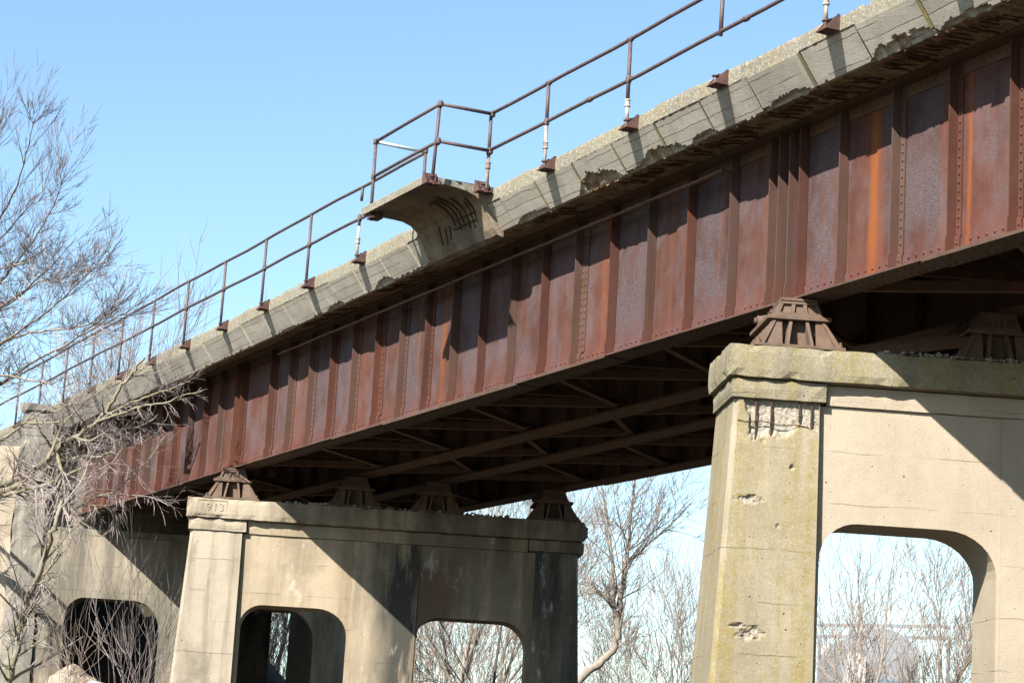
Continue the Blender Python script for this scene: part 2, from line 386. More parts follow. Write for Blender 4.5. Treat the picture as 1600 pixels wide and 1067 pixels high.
def grid_face(mb, fr, p0f, p1f, z0, z1, tf, nu, nv, mif, back=None):
    """front skin as a fine grid: p from p0f(z) to p1f(z); tf(p,z) gives the depth; material by mif(p,z)"""
    o = len(mb.v)
    for j in range(nv+1):
        z = z0+(z1-z0)*j/nv; a, b = p0f(z), p1f(z)
        for i in range(nu+1):
            p = a+(b-a)*i/nu; mb.v.append(fr(p, tf(p, z), z))
    for j in range(nv):
        z = z0+(z1-z0)*(j+.5)/nv; a, b = p0f(z), p1f(z)
        for i in range(nu):
            k = o+j*(nu+1)+i; mb.f.append((k, k+1, k+nu+2, k+nu+1)); mb.mi.append(mif(a+(b-a)*(i+.5)/nu, z))

def rough_slab(mb, fr, p0, p1, t0, t1, z0, z1, amp=.006, step=.12, chip=.03, mi=0, seed=0, endchip=0.):
    """a block whose edges are worn: every face is a grid, edges nibbled by noise"""
    def N(a): return max(1, int(round(a/step)))
    n = (N(p1-p0), N(t1-t0), N(z1-z0)); idx = {}
    def vert(i, j, k):
        key = (i, j, k)
        if key in idx: return idx[key]
        p = p0+(p1-p0)*i/n[0]; t = t0+(t1-t0)*j/n[1]; z = z0+(z1-z0)*k/n[2]
        e = sum((a in (0, m)) for a, m in zip((i, j, k), n))
        q = Vector((p*3+seed, t*3, z*3)); d = amp*mnoise.noise(q*2)
        if e >= 2:
            c = chip*max(0, mnoise.noise(q*1.7+Vector((9, 9, 9)))+.15)+.008
            c2 = c+endchip*(.5+.8*abs(mnoise.noise(q*1.1))) if i >= n[0] else c
            if i == n[0]: c = c2
            p += c*((i == 0)-(i == n[0])); t += c*((j == 0)-(j == n[1])); z += c*.8*((k == 0)-(k == n[2]))
        idx[key] = len(mb.v); mb.v.append(fr(p+d, t+d, z+d*.5)); return idx[key]
    def quad(a, b, c, d_): mb.f.append((vert(*a), vert(*b), vert(*c), vert(*d_))); mb.mi.append(mi)
    for i in range(n[0]):
        for k in range(n[2]):
            for j in (0, n[1]): quad((i, j, k), (i+1, j, k), (i+1, j, k+1), (i, j, k+1))
    for j in range(n[1]):
        for k in range(n[2]):
            for i in (0, n[0]): quad((i, j, k), (i, j+1, k), (i, j+1, k+1), (i, j, k+1))
    for i in range(n[0]):
        for j in range(n[1]):
            for k in (0, n[2]): quad((i, j, k), (i+1, j, k), (i+1, j+1, k), (i, j+1, k))

PLEN = 7.47
def pier(dx, name_label, near):
    fr = frame(dx); base = fr(PLEN/2, .7, 0); base.z = GROUND
    root = thing('concrete_pier', base, name_label, 'bridge pier', 'piers carrying the girders')
    zb = GROUND-A2.z-.4
    mats = dict(cap=M['pier_cap_lichen'] if near else M['cap_far'], pil=M['pilaster_lichen'] if near else M['pilaster_far'],
                pan=M['panel_near'] if near else M['panel_far'], mid=M['panel_near'] if near else M['midcol_far'],
                end=M['panel_near'] if near else M['column_black'])
    # cap
    b = MB(); rough_slab(b, fr, 0, PLEN, 0, 1.41, -.375, 0, chip=.035, seed=dx, step=.10, endchip=.09)
    b.build('cap', mats['cap'], root)
    # string course blocks over the end columns and the thin band between them
    b = MB(); rough_slab(b, fr, .05, 1.135, .055, 1.35, -.60, -.377, chip=.015, seed=dx+3); b.build('string_course', mats['cap'], root)
    b = MB(); rough_slab(b, fr, 6.38, PLEN-.05, .055, 1.35, -.60, -.377, chip=.02, seed=dx+5); b.build('string_course', mats['cap'], root)
    b = MB(); rough_slab(b, fr, 1.138, 6.377, .145, 1.27, -.615, -.378, chip=.006, seed=dx+7); b.build('band', mats['pan'], root)
    # wall with the two openings (comb shaped)
    b = MB()
    o1 = arch_poly(1.115, 3.10, -1.90, zb, (.42, .42), (.58, .50)); o2 = arch_poly(4.40, 6.46, -1.93, zb, (.42, .34), (.50, .52))
    poly = [(.6, zb)]+[(1.10, zb)]+o1[0:]+[(3.10, zb)]+o2+[(7.0, zb), (7.0, -.616), (.6, -.616)]
    poly2 = []
    for q in poly:
        if not poly2 or (abs(q[0]-poly2[-1][0])+abs(q[1]-poly2[-1][1])) > 1e-4: poly2.append(q)
    b.prism(poly2, fr, .19, 1.10); b.build('wall', mats['pan'], root)
    # left end column: battered, chamfered, fine front skin (spalled near the top on the near pier)
    def pl(z): return .075-.046*(z+.6)*-1 if False else .10+.052*(z+.6)
    def ql(z): return .10+.018*(z+.6)
    def qb(z): return 1.30-.03*(z+.6)
    def spall(p, z):
        if not near: return 0
        ed = .10*mnoise.noise(Vector((p*4.5, z*4, 5)))+.04*mnoise.noise(Vector((p*17, z*15, 6))); d = 1 if z > -.92+ed else max(0, 1-(-.92+ed-z)/.16)
        d *= min(1, max(0, (p-.22+ed*.8)/.06))*(1 if z > -.90+ed else min(1, max(0, (.80+ed-p)/.12)))
        n = mnoise.noise(Vector((p*9, z*9, dx)))*.5+.5
        e = d*(.55+.6*n)
        for (cp, cz, rp, rz) in ((.30, -1.72, .15, .05), (.36, -3.18, .16, .075), (.62, -2.0, .035, .03), (.77, -1.33, .035, .03), (.24, -3.1, .13, .02)):
            k = ((p-cp)/rp)**2+((z-cz)/rz)**2+mnoise.noise(Vector((p*11, z*16, 3)))*1.1+.4*mnoise.noise(Vector((p*40, z*40, 5)))
            if k < 1: e = max(e, .26+.3*(1-k))
        return e
    b = MB(); nu, nv = (74, 300) if near else (10, 50)
    c = .055
    def tf(p, z): 
        e = spall(p, z)
        n = .004*mnoise.noise(Vector((p*5, z*5, dx+1)))
        return ql(z)+n+(.05*min(1, (e-.25)*2.2)+.016*mnoise.noise(Vector((p*22, z*22, 1)))*min(1, e*2) if e > .25 else 0)
    grid_face(b, fr, lambda z: pl(z)+c, lambda z: 1.055, zb, -.601, tf, nu, nv, lambda p, z: 1 if spall(p, z) > .4 else 0)
    # chamfer, outer side, right return, back
    for z0, z1 in [(zb+( -.601-zb)*i/12, zb+(-.601-zb)*(i+1)/12) for i in range(12)]:
        def P8(z): return [(pl(z)+c, ql(z)), (pl(z), ql(z)+c), (pl(z), qb(z)), (1.055, qb(z)), (1.055, ql(z))]
        A_, B_ = P8(z0), P8(z1)
        for i in range(4):
            b.add([fr(*A_[i], z0), fr(*A_[i+1], z0), fr(*B_[i+1], z1), fr(*B_[i], z1)], [(0, 1, 2, 3)])
    b.build('end_column', [mats['pil'], M['fresh']], root)
    # middle column skin, slightly proud
    b = MB(); b.prism([(3.14, zb), (4.36, zb), (4.36, -.617), (3.14, -.617)], fr, .165, .189); b.build('middle_column', mats['mid'], root)
    # right end column
    def pr_(z): return 7.33-.05*(z+.6)
    b = MB()
    for i in range(10):
        z0, z1 = zb+(-.601-zb)*i/10, zb+(-.601-zb)*(i+1)/10
        def P8(z): return [(6.52, .19), (6.52, ql(z))]+[(pr_(z)-.26*(1-math.sin(a_)), ql(z)+.26*(1-math.cos(a_))) for a_ in [math.pi/2*q/5 for q in range(6)]]+[(pr_(z), qb(z)), (6.52, qb(z))]
        A_, B_ = P8(z0), P8(z1)
        NP = len(A_)
        for k in range(NP):
            b.add([fr(*A_[k], z0), fr(*A_[(k+1) % NP], z0), fr(*B_[(k+1) % NP], z1), fr(*B_[k], z1)], [(0, 1, 2, 3)])
    b.build('end_column', mats['end'], root)
    if near:
        b = MB()
        for p, za, zc in ((.345, -.60, -1.06), (.515, -.60, -1.05), (.83, -.60, -.93), (.965, -.60, -.95)):
            b.tube([fr(p, ql(-.8)+.012+.006*math.sin(i*2), za+(zc-za)*i/6) for i in range(7)], .011, 6)
        bars = b.build('exposed_rebar', M['rebar'], root)
        b = MB(); b.tube([fr(.14+.8*i/12, ql(-.85)-.005+.006*math.sin(i*1.7), -.845-.035*(i/12)-.012*math.sin(i*1.1)) for i in range(13)], .006, 5)
        b.build('tie_wire', M['rebar'], root)
    else:
        # cast date on the cap
        for ch, px_ in zip('1913', (.285, .405, .525, .645)):
          cu = bpy.data.curves.new('date', 'FONT'); cu.body = ch; cu.size = .20; cu.extrude = .004; cu.align_x = 'CENTER'; cu.align_y = 'CENTER'; cu.space_character = 1.25
          to = bpy.data.objects.new('date_tmp', cu); col.objects.link(to)
          dg = bpy.context.evaluated_depsgraph_get(); me = bpy.data.meshes.new_from_object(to.evaluated_get(dg))
          bpy.data.objects.remove(to)
          b = MB(); b.add([fr(px_+v.co.x*1.05, -.006-v.co.z, -.177+v.co.y) for v in me.vertices], [tuple(p.vertices) for p in me.polygons])
          bpy.data.meshes.remove(me)
          b.build('numeral', M['pilaster_far'], root)
        b = MB()
        for (a0, a1, z0, z1) in ((.20, .74, -.052, -.042), (.20, .74, -.312, -.302), (.20, .21, -.302, -.052), (.73, .74, -.302, -.052)):
            b.box((a0, -.005, z0), (a1, .006, z1), fr=fr)
        b.build('date_frame', mats['cap'], root)
    return root
pier(0, 'large pale concrete pier at right with lichen streaked column and exposed rebar', True)
pier(SPAN, 'middle concrete pier with two openings and the date cast on its cap', False)

# loose rubble on the cap tops
def rubble(dx, label, p0, p1, n, seed):
    r = random.Random(seed); fr = frame(dx); b = MB()
    for i in range(n):
        p = r.uniform(p0, p1); t = r.uniform(.03, .9)**1.3; h = r.uniform(.012, .04)*(1.5 if r.random() < .1 else 1)
        c = fr(p, t, h*.55); o = [Vector((r.uniform(-1, 1), r.uniform(-1, 1), r.uniform(-.7, .7))).normalized()*h for _ in range(6)]
        q = [Vector((1, 0, 0)), Vector((-1, 0, 0)), Vector((0, 1, 0)), Vector((0, -1, 0)), Vector((0, 0, .8)), Vector((0, 0, -.8))]
        vs = [c+(a*h+o[k]*.45) for k, a in enumerate(q)]
        b.add(vs, [(0, 2, 4), (2, 1, 4), (1, 3, 4), (3, 0, 4), (2, 0, 5), (1, 2, 5), (3, 1, 5), (0, 3, 5)])
    o = b.build('gravel', M['stone']); tag(o, label, 'gravel', kind='stuff')
rubble(0, 'loose grey stone chips lying on the cap of the near pier', 1.7, 4.0, 420, 3)
rubble(SPAN, 'dark stone chips heaped on the cap of the middle pier', 1.6, 6.0, 420, 4)

# ------------------------------------------------------------------ abutment at the left
def abutment():
    dx = 29.9; fr = frame(dx); base = fr(3, 1, 0); base.z = -4.6
    root = thing('bridge_abutment', base, 'stained concrete abutment at far left with arched openings behind bare branches', 'abutment')
    zb = -6.4
    b = MB()
    o1 = arch_poly(.72, 2.86, -1.27, zb, (.42, .5), (.62, .7)); o2 = arch_poly(4.25, 6.34, -1.27, zb, (.45, .5), (.6, .7))
    poly = [(.12, zb)]+o1+o2+[(8.4, zb), (8.4, .13), (.12, .13)]
    b.prism(poly, fr, 0, .95); b.build('wall', M['abutment'], root)
    b = MB(); rough_slab(b, fr, .13, 8.4, .08, 1.25, .132, .30, chip=.03); b.build('bearing_shelf', M['abutment'], root)
    b = MB(); rough_slab(b, fr, .12, 8.4, .62, 1.2, .305, 2.0, step=.4); b.build('back_wall', M['abutment'], root)
    # tall end pylon beside the girder end
    b = MB(); rough_slab(b, fr, -.62, .115, -.10, 2.2, zb, 2.86, step=.22, chip=.07, amp=.02, seed=2); b.build('pylon', M['pylon'], root)
    b = MB(); rough_slab(b, fr, -.70, .20, -.17, 2.3, 2.862, 3.06, step=.14, chip=.08, amp=.02, seed=6); b.build('pylon_cap', M['pylon'], root)
    b = MB(); rough_slab(b, fr, -1.45, -.622, .25, 9, zb, 2.1, step=.4, chip=.06, amp=.02, seed=9); b.build('wing_wall', M['panel_near'], root)
    # inner cross wall and columns seen through the openings
    b = MB(); b.prism([(5.70, zb), (8.08, zb), (8.08, -.07), (5.70, -.07)], fr, 4.9, 5.3); b.build('inner_wall', M['panel_far'], root)
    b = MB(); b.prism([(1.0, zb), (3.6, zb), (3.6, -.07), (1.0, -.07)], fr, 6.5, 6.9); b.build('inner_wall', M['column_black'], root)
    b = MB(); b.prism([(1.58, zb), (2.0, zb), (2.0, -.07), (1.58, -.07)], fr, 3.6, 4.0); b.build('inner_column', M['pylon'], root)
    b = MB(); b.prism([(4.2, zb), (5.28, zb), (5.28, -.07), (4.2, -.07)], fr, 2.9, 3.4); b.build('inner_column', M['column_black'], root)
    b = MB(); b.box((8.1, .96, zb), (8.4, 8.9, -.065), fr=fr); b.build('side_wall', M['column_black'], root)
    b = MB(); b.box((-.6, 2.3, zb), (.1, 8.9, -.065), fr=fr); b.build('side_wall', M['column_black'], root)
    return root
abutment()

# ------------------------------------------------------------------ plate girders
GTOP = 2.06
def stiffener_mesh(single=0, sgn=-1, leg_right=True, h=2.02, outst=.13):
    """angle stiffener at local X=0 on the web face Y=0; outstanding leg towards sgn*Y"""
    b = MB(); s_ = sgn; th = .014; j = .018
    prof = [(.018, j), (.165, j), (.20, 0), (h, 0)]      # joggled over the flange angle
    for (z0, j0), (z1, j1) in zip(prof[:-1], prof[1:]):
        b.hexa([(-th/2, s_*(.006+j0), z0), (th/2, s_*(.006+j0), z0), (th/2, s_*(outst+j0), z0), (-th/2, s_*(outst+j0), z0),
                (-th/2, s_*(.006+j1), z1), (th/2, s_*(.006+j1), z1), (th/2, s_*(outst+j1), z1), (-th/2, s_*(outst+j1), z1)])
        x0, x1 = (th/2, .085) if leg_right else (-.085, -th/2)
        b.hexa([(x0, s_*(.005+j0), z0), (x1, s_*(.005+j0), z0), (x1, s_*(.019+j0), z0), (x0, s_*(.019+j0), z0),
                (x0, s_*(.005+j1), z1), (x1, s_*(.005+j1), z1), (x1, s_*(.019+j1), z1), (x0, s_*(.019+j1), z1)])
    if single:
        xs_ = [.048] if single == 1 else [.045, .125]
        if single == 2:
            b.box((.086, s_*.005 if s_ > 0 else s_*.014, .205), (.165, s_*.014 if s_ > 0 else s_*.005, h))
        z = .11
        while z < h-.05:
            for k, x in enumerate(xs_): b.dome((x if leg_right else -x, s_*(.019+(j if z < .18 else 0)) if k == 0 else s_*.014, z), (0, s_, 0), .020)
            z += .092
    return b
def mesh_of(b, name, mat):
    o = b.build(name, mat); me = o.data; bpy.data.objects.remove(o); return me
SM = {}
for kind in (0, 1, 2):
    for sg in (-1, 1):
        for mm in ('stiff_a', 'stiff_b', 'under'):
            SM[kind, sg, mm] = mesh_of(stiffener_mesh(kind, sg, leg_right=(kind > 0)), 'stiffener', M[mm])

def girder(xa, xb, yc, stiffs, label, detail=False, steps=(), group='plate girders under the deck', both=True):
    root = thing('plate_girder', ((xa+xb)/2, yc, 0), label, 'girder', group)
    b = MB(); b.box((xa, yc-.006, -.01), (xb, yc+.006, GTOP-.02)); b.build('web', M['web' if detail else 'under'], root)
    fm = M['flange' if detail else 'under']
    # bottom flange: two angles + cover plates that step
    b = MB()
    for sg in (-1, 1):
        y0, y1 = sorted((yc+sg*.0065, yc+sg*.0205)); b.box((xa, y0, .004), (xb, y1, .17))
        y0, y1 = sorted((yc+sg*.0205, yc+sg*.15)); b.box((xa, y0, .002), (xb, y1, .016))
    if detail:
        x = xa+.1
        while x < xb-.05:
            if all(abs(x-q-.03) > .09 for q, _, _ in stiffs): b.dome((x, yc-.0205, .122), (0, -1, 0), .021)
            x += .132
    b.build('bottom_angle', M['web'] if detail else fm, root)
    b = MB(); b.box((xa, yc-.19, -.018), (xb, yc+.19, 0)); z = -.018
    for (a, c) in steps:
        b.box((a, yc-.189, z-.017), (c, yc+.189, z-.0005)); z -= .017
    if detail:
        x = xa+.1
        while x < xb-.05:
            zz = -.018
            for (a, c) in steps:
                if a < x < c: zz -= .017
            for yy in (-.15, -.085, .085, .15): b.dome((x+(.06 if abs(yy) < .1 else 0), yc+yy, zz), (0, 0, -1), .015)
            x += .13
    b.build('bottom_flange', fm, root)
    b = MB()
    for sg in (-1, 1):
        y0, y1 = sorted((yc+sg*.0065, yc+sg*.0205)); b.box((xa, y0, GTOP-.16), (xb, y1, GTOP-.022))
    b.box((xa, yc-.19, GTOP-.02), (xb, yc+.19, GTOP)); b.box((xa+2, yc-.188, GTOP+.0005), (xb-2, yc+.188, GTOP+.012))
    if detail:
        x = xa+.1
        while x < xb-.05: b.dome((x, yc-.0205, GTOP-.09), (0, -1, 0), .0165); x += .132
    b.build('top_flange', M['under'], root)
    for (x, kind, mm) in stiffs:
        for sg in ((-1, 1) if both else (-1,)):
            o = bpy.data.objects.new('stiffener', SM[kind, sg, mm if detail and sg < 0 else 'under']); col.objects.link(o); o.parent = root
            o.location = (x-(xa+xb)/2, sg*.006, 0)
    return root
# panel stiffeners of the middle span, read off one by one
kinds = [1, 1, 1, 1, 1, 2, 1, 1, 0, 0, 0, 0, 2, 0, 0, 0, 0]
cols_ = 'baabababababababa'
mid = [(.537+i, kinds[i], 'stiff_'+cols_[i]) for i in range(17)]
bear = [(17.41, 0, 'stiff_a'), (17.605, 0, 'stiff_a')]; bear2 = [(17.835, 0, 'stiff_a'), (18.047, 0, 'stiff_b')]
farb = [(x-SPAN+.03, 1, 'stiff_b') for x, _, _ in bear2]
right = [(18.854+i, 1 if i in (1, 2, 3, 6, 7, 11) else (2 if i == 9 else 0), 'stiff_'+'aabbaabababbabab'[i % 16]) for i in range(17)]
left = [(-1.36-.93*i, 1 if i % 3 == 1 else 0, 'stiff_'+'bababbababa'[i]) for i in range(11)]
XM0, XM1 = 17.72-SPAN+.02, 17.72-.02
girder(XM0, XM1, 0, farb+mid+bear, 'rust red plate girder of the middle span, sunlit outer face', True, steps=((4.0, 13.6), (6.2, 11.0)))
girder(17.704, 36.8, 0, bear2+right, 'rust red plate girder running out at upper right over the near pier', True, steps=((20.5, 33), (23, 31)))
girder(-12.0, XM0-.004, 0, left, 'short rust red plate girder at left behind the bare branches', True, steps=((-9.5, -4),))
GY = (2.12, 3.55, 5.6)
lab2 = {2.12: 'second', 3.55: 'third', 5.6: 'outermost'}
for gy in GY:
    sh = gy*math.tan(PHI)*1.0
    d = -sh*0
    for (a, c, nm, gx) in ((XM0, XM1, 'middle', .537), (17.704, 36.8, 'right hand', 18.854), (-12., XM0-.004, 'left hand', -11.5)):
        shx = gy*math.tan(PHI)
        girder(a+shx, c+shx, gy, [(gx+shx+1.0*i, 0, 'under') for i in range(int(c-gx))],
               'shaded brown girder, %s from the sunny side, under the %s span' % ({2.12: 'second', 3.55: 'third', 5.6: 'fourth'}[gy], nm), steps=((a+4, c-4),))

# conduit strapped along the sunny girder
b = MB(); b.tube([(1.35+(16.62-1.35)*i/30, -.30+.004*math.sin(i), 1.785+.004*math.sin(i*1.7)) for i in range(31)], .022, 8)
cd = thing('conduit', (1.35, -.3, 1.785), 'thin rusty pipe running along the top of the sunlit girder', 'pipe')
b.build('pipe', M['under'], cd, True)
b = MB()
for i in range(1, 17, 3): b.box((.56+i, -.31, 1.80), (.60+i, -.13, 1.812))
b.build('strap', M['under'], cd)

# ------------------------------------------------------------------ bracing between the girders
def tan_shift(y): return y*math.tan(PHI)
def brace(pts, label, name='diagonal_brace', leg=.09, group='steel bracing under the deck', z_up=(0, 0, 1), cat='brace'):
    b = MB(); b.angle(pts[0], pts[1], leg, .012, z_up); o = b.build(name, M['under']); tag(o, label, cat, group); return o
pairs = ((0, 2.12), (2.12, 3.55), (3.55, 5.6))
for a, c, nm in ((XM0, XM1, 'middle span'), (17.74, 36.0, 'right hand span'), (-12, XM0-.004, 'left hand span')):
    for pi, (y0, y1) in enumerate(pairs):
        k = 0; x = a+.9+tan_shift(y0)
        gap = ('in the outer bay', 'in the middle bay', 'in the inner bay')[pi]
        L_ = 'thin rusty angle lying flat %s of the %s' % (gap, nm); L2 = 'rusty cross strut %s of the %s' % (gap, nm); L3 = 'rusty slanting frame angle %s of the %s' % (gap, nm)
        G_ = 'bracing %s, %s' % (gap, nm)
        while x < c-1.2+tan_shift(y0):
            xs_ = 3.0
            p, q = ((x, y0+.12, .03), (x+xs_*.5, y1-.12, .03)), ((x+xs_*.5, y1-.12, .034), (x+xs_, y0+.12, .034))
            brace(p, L_, 'lateral_brace', .10, G_+' laterals'); brace(q, L_, 'lateral_brace', .10, G_+' laterals')
            for (gx_, gy_) in ((x, y0+.15), (x+xs_*.5, y1-.15)):
                b = MB(); b.box((gx_-.2, gy_-.16, .040), (gx_+.2, gy_+.16, .052))
                for u_ in (-.14, -.05, .05, .14):
                    for v_ in (-.08, .06): b.dome((gx_+u_, gy_+v_, .040), (0, 0, -1), .014)
                o = b.build('gusset_plate', M['under']); tag(o, 'riveted gusset plate for flat braces %s of the %s' % (gap, nm), 'plate', G_+' gussets')
            if pi != 1 or k % 2 == 0:
                brace(((x, y0+.03, .26), (x+tan_shift(y1-y0), y1-.03, .26)), L2, 'cross_strut', .085, G_+' struts')
                brace(((x+.02, y0+.03, .30), (x+.02+tan_shift(y1-y0), y1-.03, 1.6)), L3, 'frame_brace', .07, G_+' frames')
                brace(((x+.06, y0+.03, 1.6), (x+.06+tan_shift(y1-y0), y1-.03, .30)), L3, 'frame_brace', .07, G_+' frames')
            x += xs_; k += 1
# timber-like loose channel lying on the near cap
fr0 = frame(0)
b = MB(); b.bar(fr0(1.55, .75, .09), fr0(3.05, .35, .30), .16, .12); b.bar(fr0(1.52, .82, .16), fr0(3.0, .44, .37), .03, .10)
o = b.build('steel_channel', M['under']); tag(o, 'loose brown steel channel leaning along the near pier cap', 'channel')

# ------------------------------------------------------------------ bearings
def bearing(dx, p, label, fine=True, sole=True):
    fr = frame(dx); c = fr(p, .70, .003)
    root = thing('bridge_bearing', c, label, 'bearing', 'cast bearings on the pier caps')
    def L(a, t, z): return c+PV*a+QV*t+Vector((0, 0, z))
    hp, hq, tp, tq = .48, .62, .30, .52; zt = .33
    b = MB(); b.box((-hp-.03, -hq-.03, 0), (hp+.03, hq+.03, .03), fr=L)
    b.hexa([L(-.2, -.42, .031), L(.2, -.42, .031), L(.2, .42, .031), L(-.2, .42, .031), L(-.2, -.42, zt), L(.2, -.42, zt), L(.2, .42, zt), L(-.2, .42, zt)])
    b.build('pedestal', M['bearing'], root)
    b = MB(); b.box((-tp-.06, -tq-.03, zt+.001), (tp+.06, tq+.03, zt+.05), fr=L); b.build('cap_plate', M['bearing'], root, bevel=.006)
    for a_ in (-hp+.02, hp-.02):
        for t_ in (-hq+.02, hq-.02):
            b = MB(); b.tube([L(a_, t_, .031), L(a_, t_, .06)], .028, 6); b.tube([L(a_, t_, .061), L(a_, t_, .095)], .015, 6); b.build('anchor_bolt', M['bearing'], root)
    b = MB()
    for i in range(4):
        a0 = -hp+.06+i*(2*hp-.12)/3; a1 = -tp+.03+i*(2*tp-.06)/3
        for sgn in (-1, 1):
            q = []
            for (a, z) in ((a0, .031), (a1, zt)):
                oo = hq if z < .1 else tq
                q += [L(a-.018, sgn*.42, z), L(a+.018, sgn*.42, z), L(a+.018, sgn*oo, z), L(a-.018, sgn*oo, z)]
            b.hexa(q)
    for i in range(6):
        t0 = -hq+.05+i*(2*hq-.1)/5; t1 = -tq+.03+i*(2*tq-.06)/5
        for sgn in (-1, 1):
            q = []
            for (t, z) in ((t0, .031), (t1, zt)):
                oo = hp if z < .1 else tp
                q += [L(sgn*.19, t-.016, z), L(sgn*oo, t-.016, z), L(sgn*oo, t+.016, z), L(sgn*.19, t+.016, z)]
            b.hexa(q)
    b.build('ribs', M['bearing'], root)
    # two shoes: slotted casting (near span) and pinned rocker (far span)
    z0 = zt+.051; z1 = .555
    b = MB()
    T0, T1 = -tq+.02, -.05
    b.hexa([L(-.24, T0, z0), L(.24, T0, z0), L(.24, T0+.05, z0), L(-.24, T0+.05, z0), L(-.17, T0+.03, z1), L(.17, T0+.03, z1), L(.17, T0+.06, z1), L(-.17, T0+.06, z1)])
    for a in (-.25, -.08, .08, .25):
        k = .74
        b.hexa([L(a-.02, T0-.03, z0), L(a+.02, T0-.03, z0), L(a+.02, T1, z0), L(a-.02, T1, z0), L(a*k-.02, T0+.0, z1), L(a*k+.02, T0+.0, z1), L(a*k+.02, T1, z1), L(a*k-.02, T1, z1)])
    b.hexa([L(-.27, T0-.035, z0), L(.27, T0-.035, z0), L(.27, T0+.02, z0), L(-.27, T0+.02, z0), L(-.26, T0-.032, z0+.035), L(.26, T0-.032, z0+.035), L(.26, T0+.02, z0+.035), L(-.26, T0+.02, z0+.035)])
    b.hexa([L(-.21, T0-.01, z1-.035), L(.21, T0-.01, z1-.035), L(.21, T1, z1-.035), L(-.21, T1, z1-.035), L(-.20, T0-.008, z1), L(.20, T0-.008, z1), L(.20, T1, z1), L(-.20, T1, z1)])
    b.build('slotted_shoe', M['bearing'], root)
    b = MB()
    for a in (-.27, .17):
        b.prism([(.06, z0), (.50, z0), (.40, z0+.10), (.34, z1-.03), (.22, z1-.03), (.16, z0+.10)], lambda p_, t_, z_: L(t_, p_, z_), a, a+.10)
    rk = b.build('rocker', M['bearing'], root)
    b = MB(); b.tube([L(-.33, .28, z0+.085), L(.33, .28, z0+.085)], .06, 14); b.tube([L(-.36, .28, z0+.085), L(-.33, .28, z0+.085)], .035, 10)
    b.build('pin', M['bearing'], rk, True)
    b = MB(); b.box((-.21, T0-.02, z1+.001), (.21, T1+.02, .585), fr=L); b.box((-.21, .08, z1-.02), (.21, .5, .585), fr=L); b.build('sole_plate', M['bearing'], root)
    return root
names_ = ('under the sunlit girder', 'second in from the sunlit end', 'third in from the sunlit end', 'at the far dark end')
for dx, pn in ((0, 'near right pier'), (SPAN, 'middle pier')):
    for i, gy in enumerate((0,)+GY):
        # crossing of the girder line with the middle of the cap
        p = (gy+1.006-.70*QV.y)/PV.y
        bearing(dx, p, 'ribbed iron bearing %s on the %s' % (names_[i], pn))

# ------------------------------------------------------------------ deck with the cornice
def dzx(x): return .0085*(max(x, -3)-20)
joints = sorted([19.267-1.065*i for i in range(-3, 31)])
spj = {}
def nz(x, sc_, seed): return mnoise.noise(Vector((x*sc_, seed*7.3, 2.1)))
SP = ((20.9, .55, .55), (18.75, .40, .25), (15.9, .55, .45), (14.3, .55, .75), (16.9, .3, .35), (12.4, .5, .3), (7.3, .35, .35), (5.2, .4, .25), (21.9, .4, .3))
def spall_deck(x):
    """how far up the sloped face the concrete has broken away (0..1)"""
    a = .0+.14*max(0, nz(x, .9, 1))+.09*abs(nz(x, 6, 2))+.06*abs(nz(x, 17, 3))
    for c, w_, h in SP:
        d = abs(x-c)/w_
        if d < 1: a += h*(1-d**4)*(.75+.35*nz(x, 6, 5)+.2*nz(x, 19, 6))
    return min(.62, a*.72)
st = []
x = -20.0
while x < 37: st.append(x); x += .034 if x > -3 else .12
for j in joints: st += [j-.022, j-.014, j+.014, j+.022]
st = sorted(st); st = [q for i, q in enumerate(st) if i == 0 or q-st[i-1] > .004]
NS, NF, NU = 18, 5, 9
prof_mat = []
deck = MB(); rows = []
for x in st:
    dz = dzx(x); sp = spall_deck(x)
    bi = sum(1 for j in joints if j < x); rb = random.Random(bi*17+3); boff = rb.uniform(-.014, .014); btop = rb.uniform(-.012, .012); blip = rb.uniform(-.02, .03)
    gj = min(abs(x-j) for j in joints); groove = .03 if gj < .015 else 0
    row = []
    topz = 2.615+btop+dz*.9+.012*nz(x, 2.2, 9)+.010*nz(x, 9, 8)-.012*abs(nz(x, 23, 4))
    if 20.45 < x < 20.62: topz -= .09*math.sin((x-20.45)/.17*math.pi)
    if 19.9 < x < 20.45: topz -= .02
    row.append((6.3, 2.35)); row.append((6.35, 2.6+dz)); row.append((6.7, 2.6+dz)); row.append((6.7, 2.39+dz)); row.append((6.44, 2.09+dz))
    row.append((5.95, 2.075)); row.append((-.15, 2.075))
    for i in range(NU):        # soffit of the overhang, from the girder out to the lip
        f = (i+.5)/NU; y = -.17-(.72-.17)*f; z = 2.075+(2.055+dz-2.075)*f
        rough_ = .035*mnoise.noise(Vector((x*7, y*2.2, 1)))+.02*mnoise.noise(Vector((x*21, y*5, 4)))
        row.append((y, z+.02+rough_*min(1, 2*f+.2)))
    for i in range(NS):        # sloped face, bottom to top
        f = i/(NS-1)*.985; y = -.715-.265*f; z = 2.055+dz+.355*f
        k = 0
        if f < sp+blip: 
            k = .05+.025*mnoise.noise(Vector((x*9, f*5, 3)))
            if f+1/(NS-1) > sp: k *= .8
        k += boff+groove+.003*mnoise.noise(Vector((x*3, f*2, 8)))
        row.append((y+k*.8, z+k*.45))
    for i in range(NF):
        f = i/(NF-1); e = .010*mnoise.noise(Vector((x*11, f*4, 6))); z = 2.425+dz+(topz-2.425-dz)*f
        row.append((-.985+e+(groove*.3)+(.012 if i == NF-1 else 0), z))
    row.append((-.74, topz+.01)); row.append((-.70, 2.35))
    rows.append([Vector((x, y, z)) for y, z in row])
n = len(rows[0]); iS = 7+NU
for r_ in rows: deck.v.extend(r_)
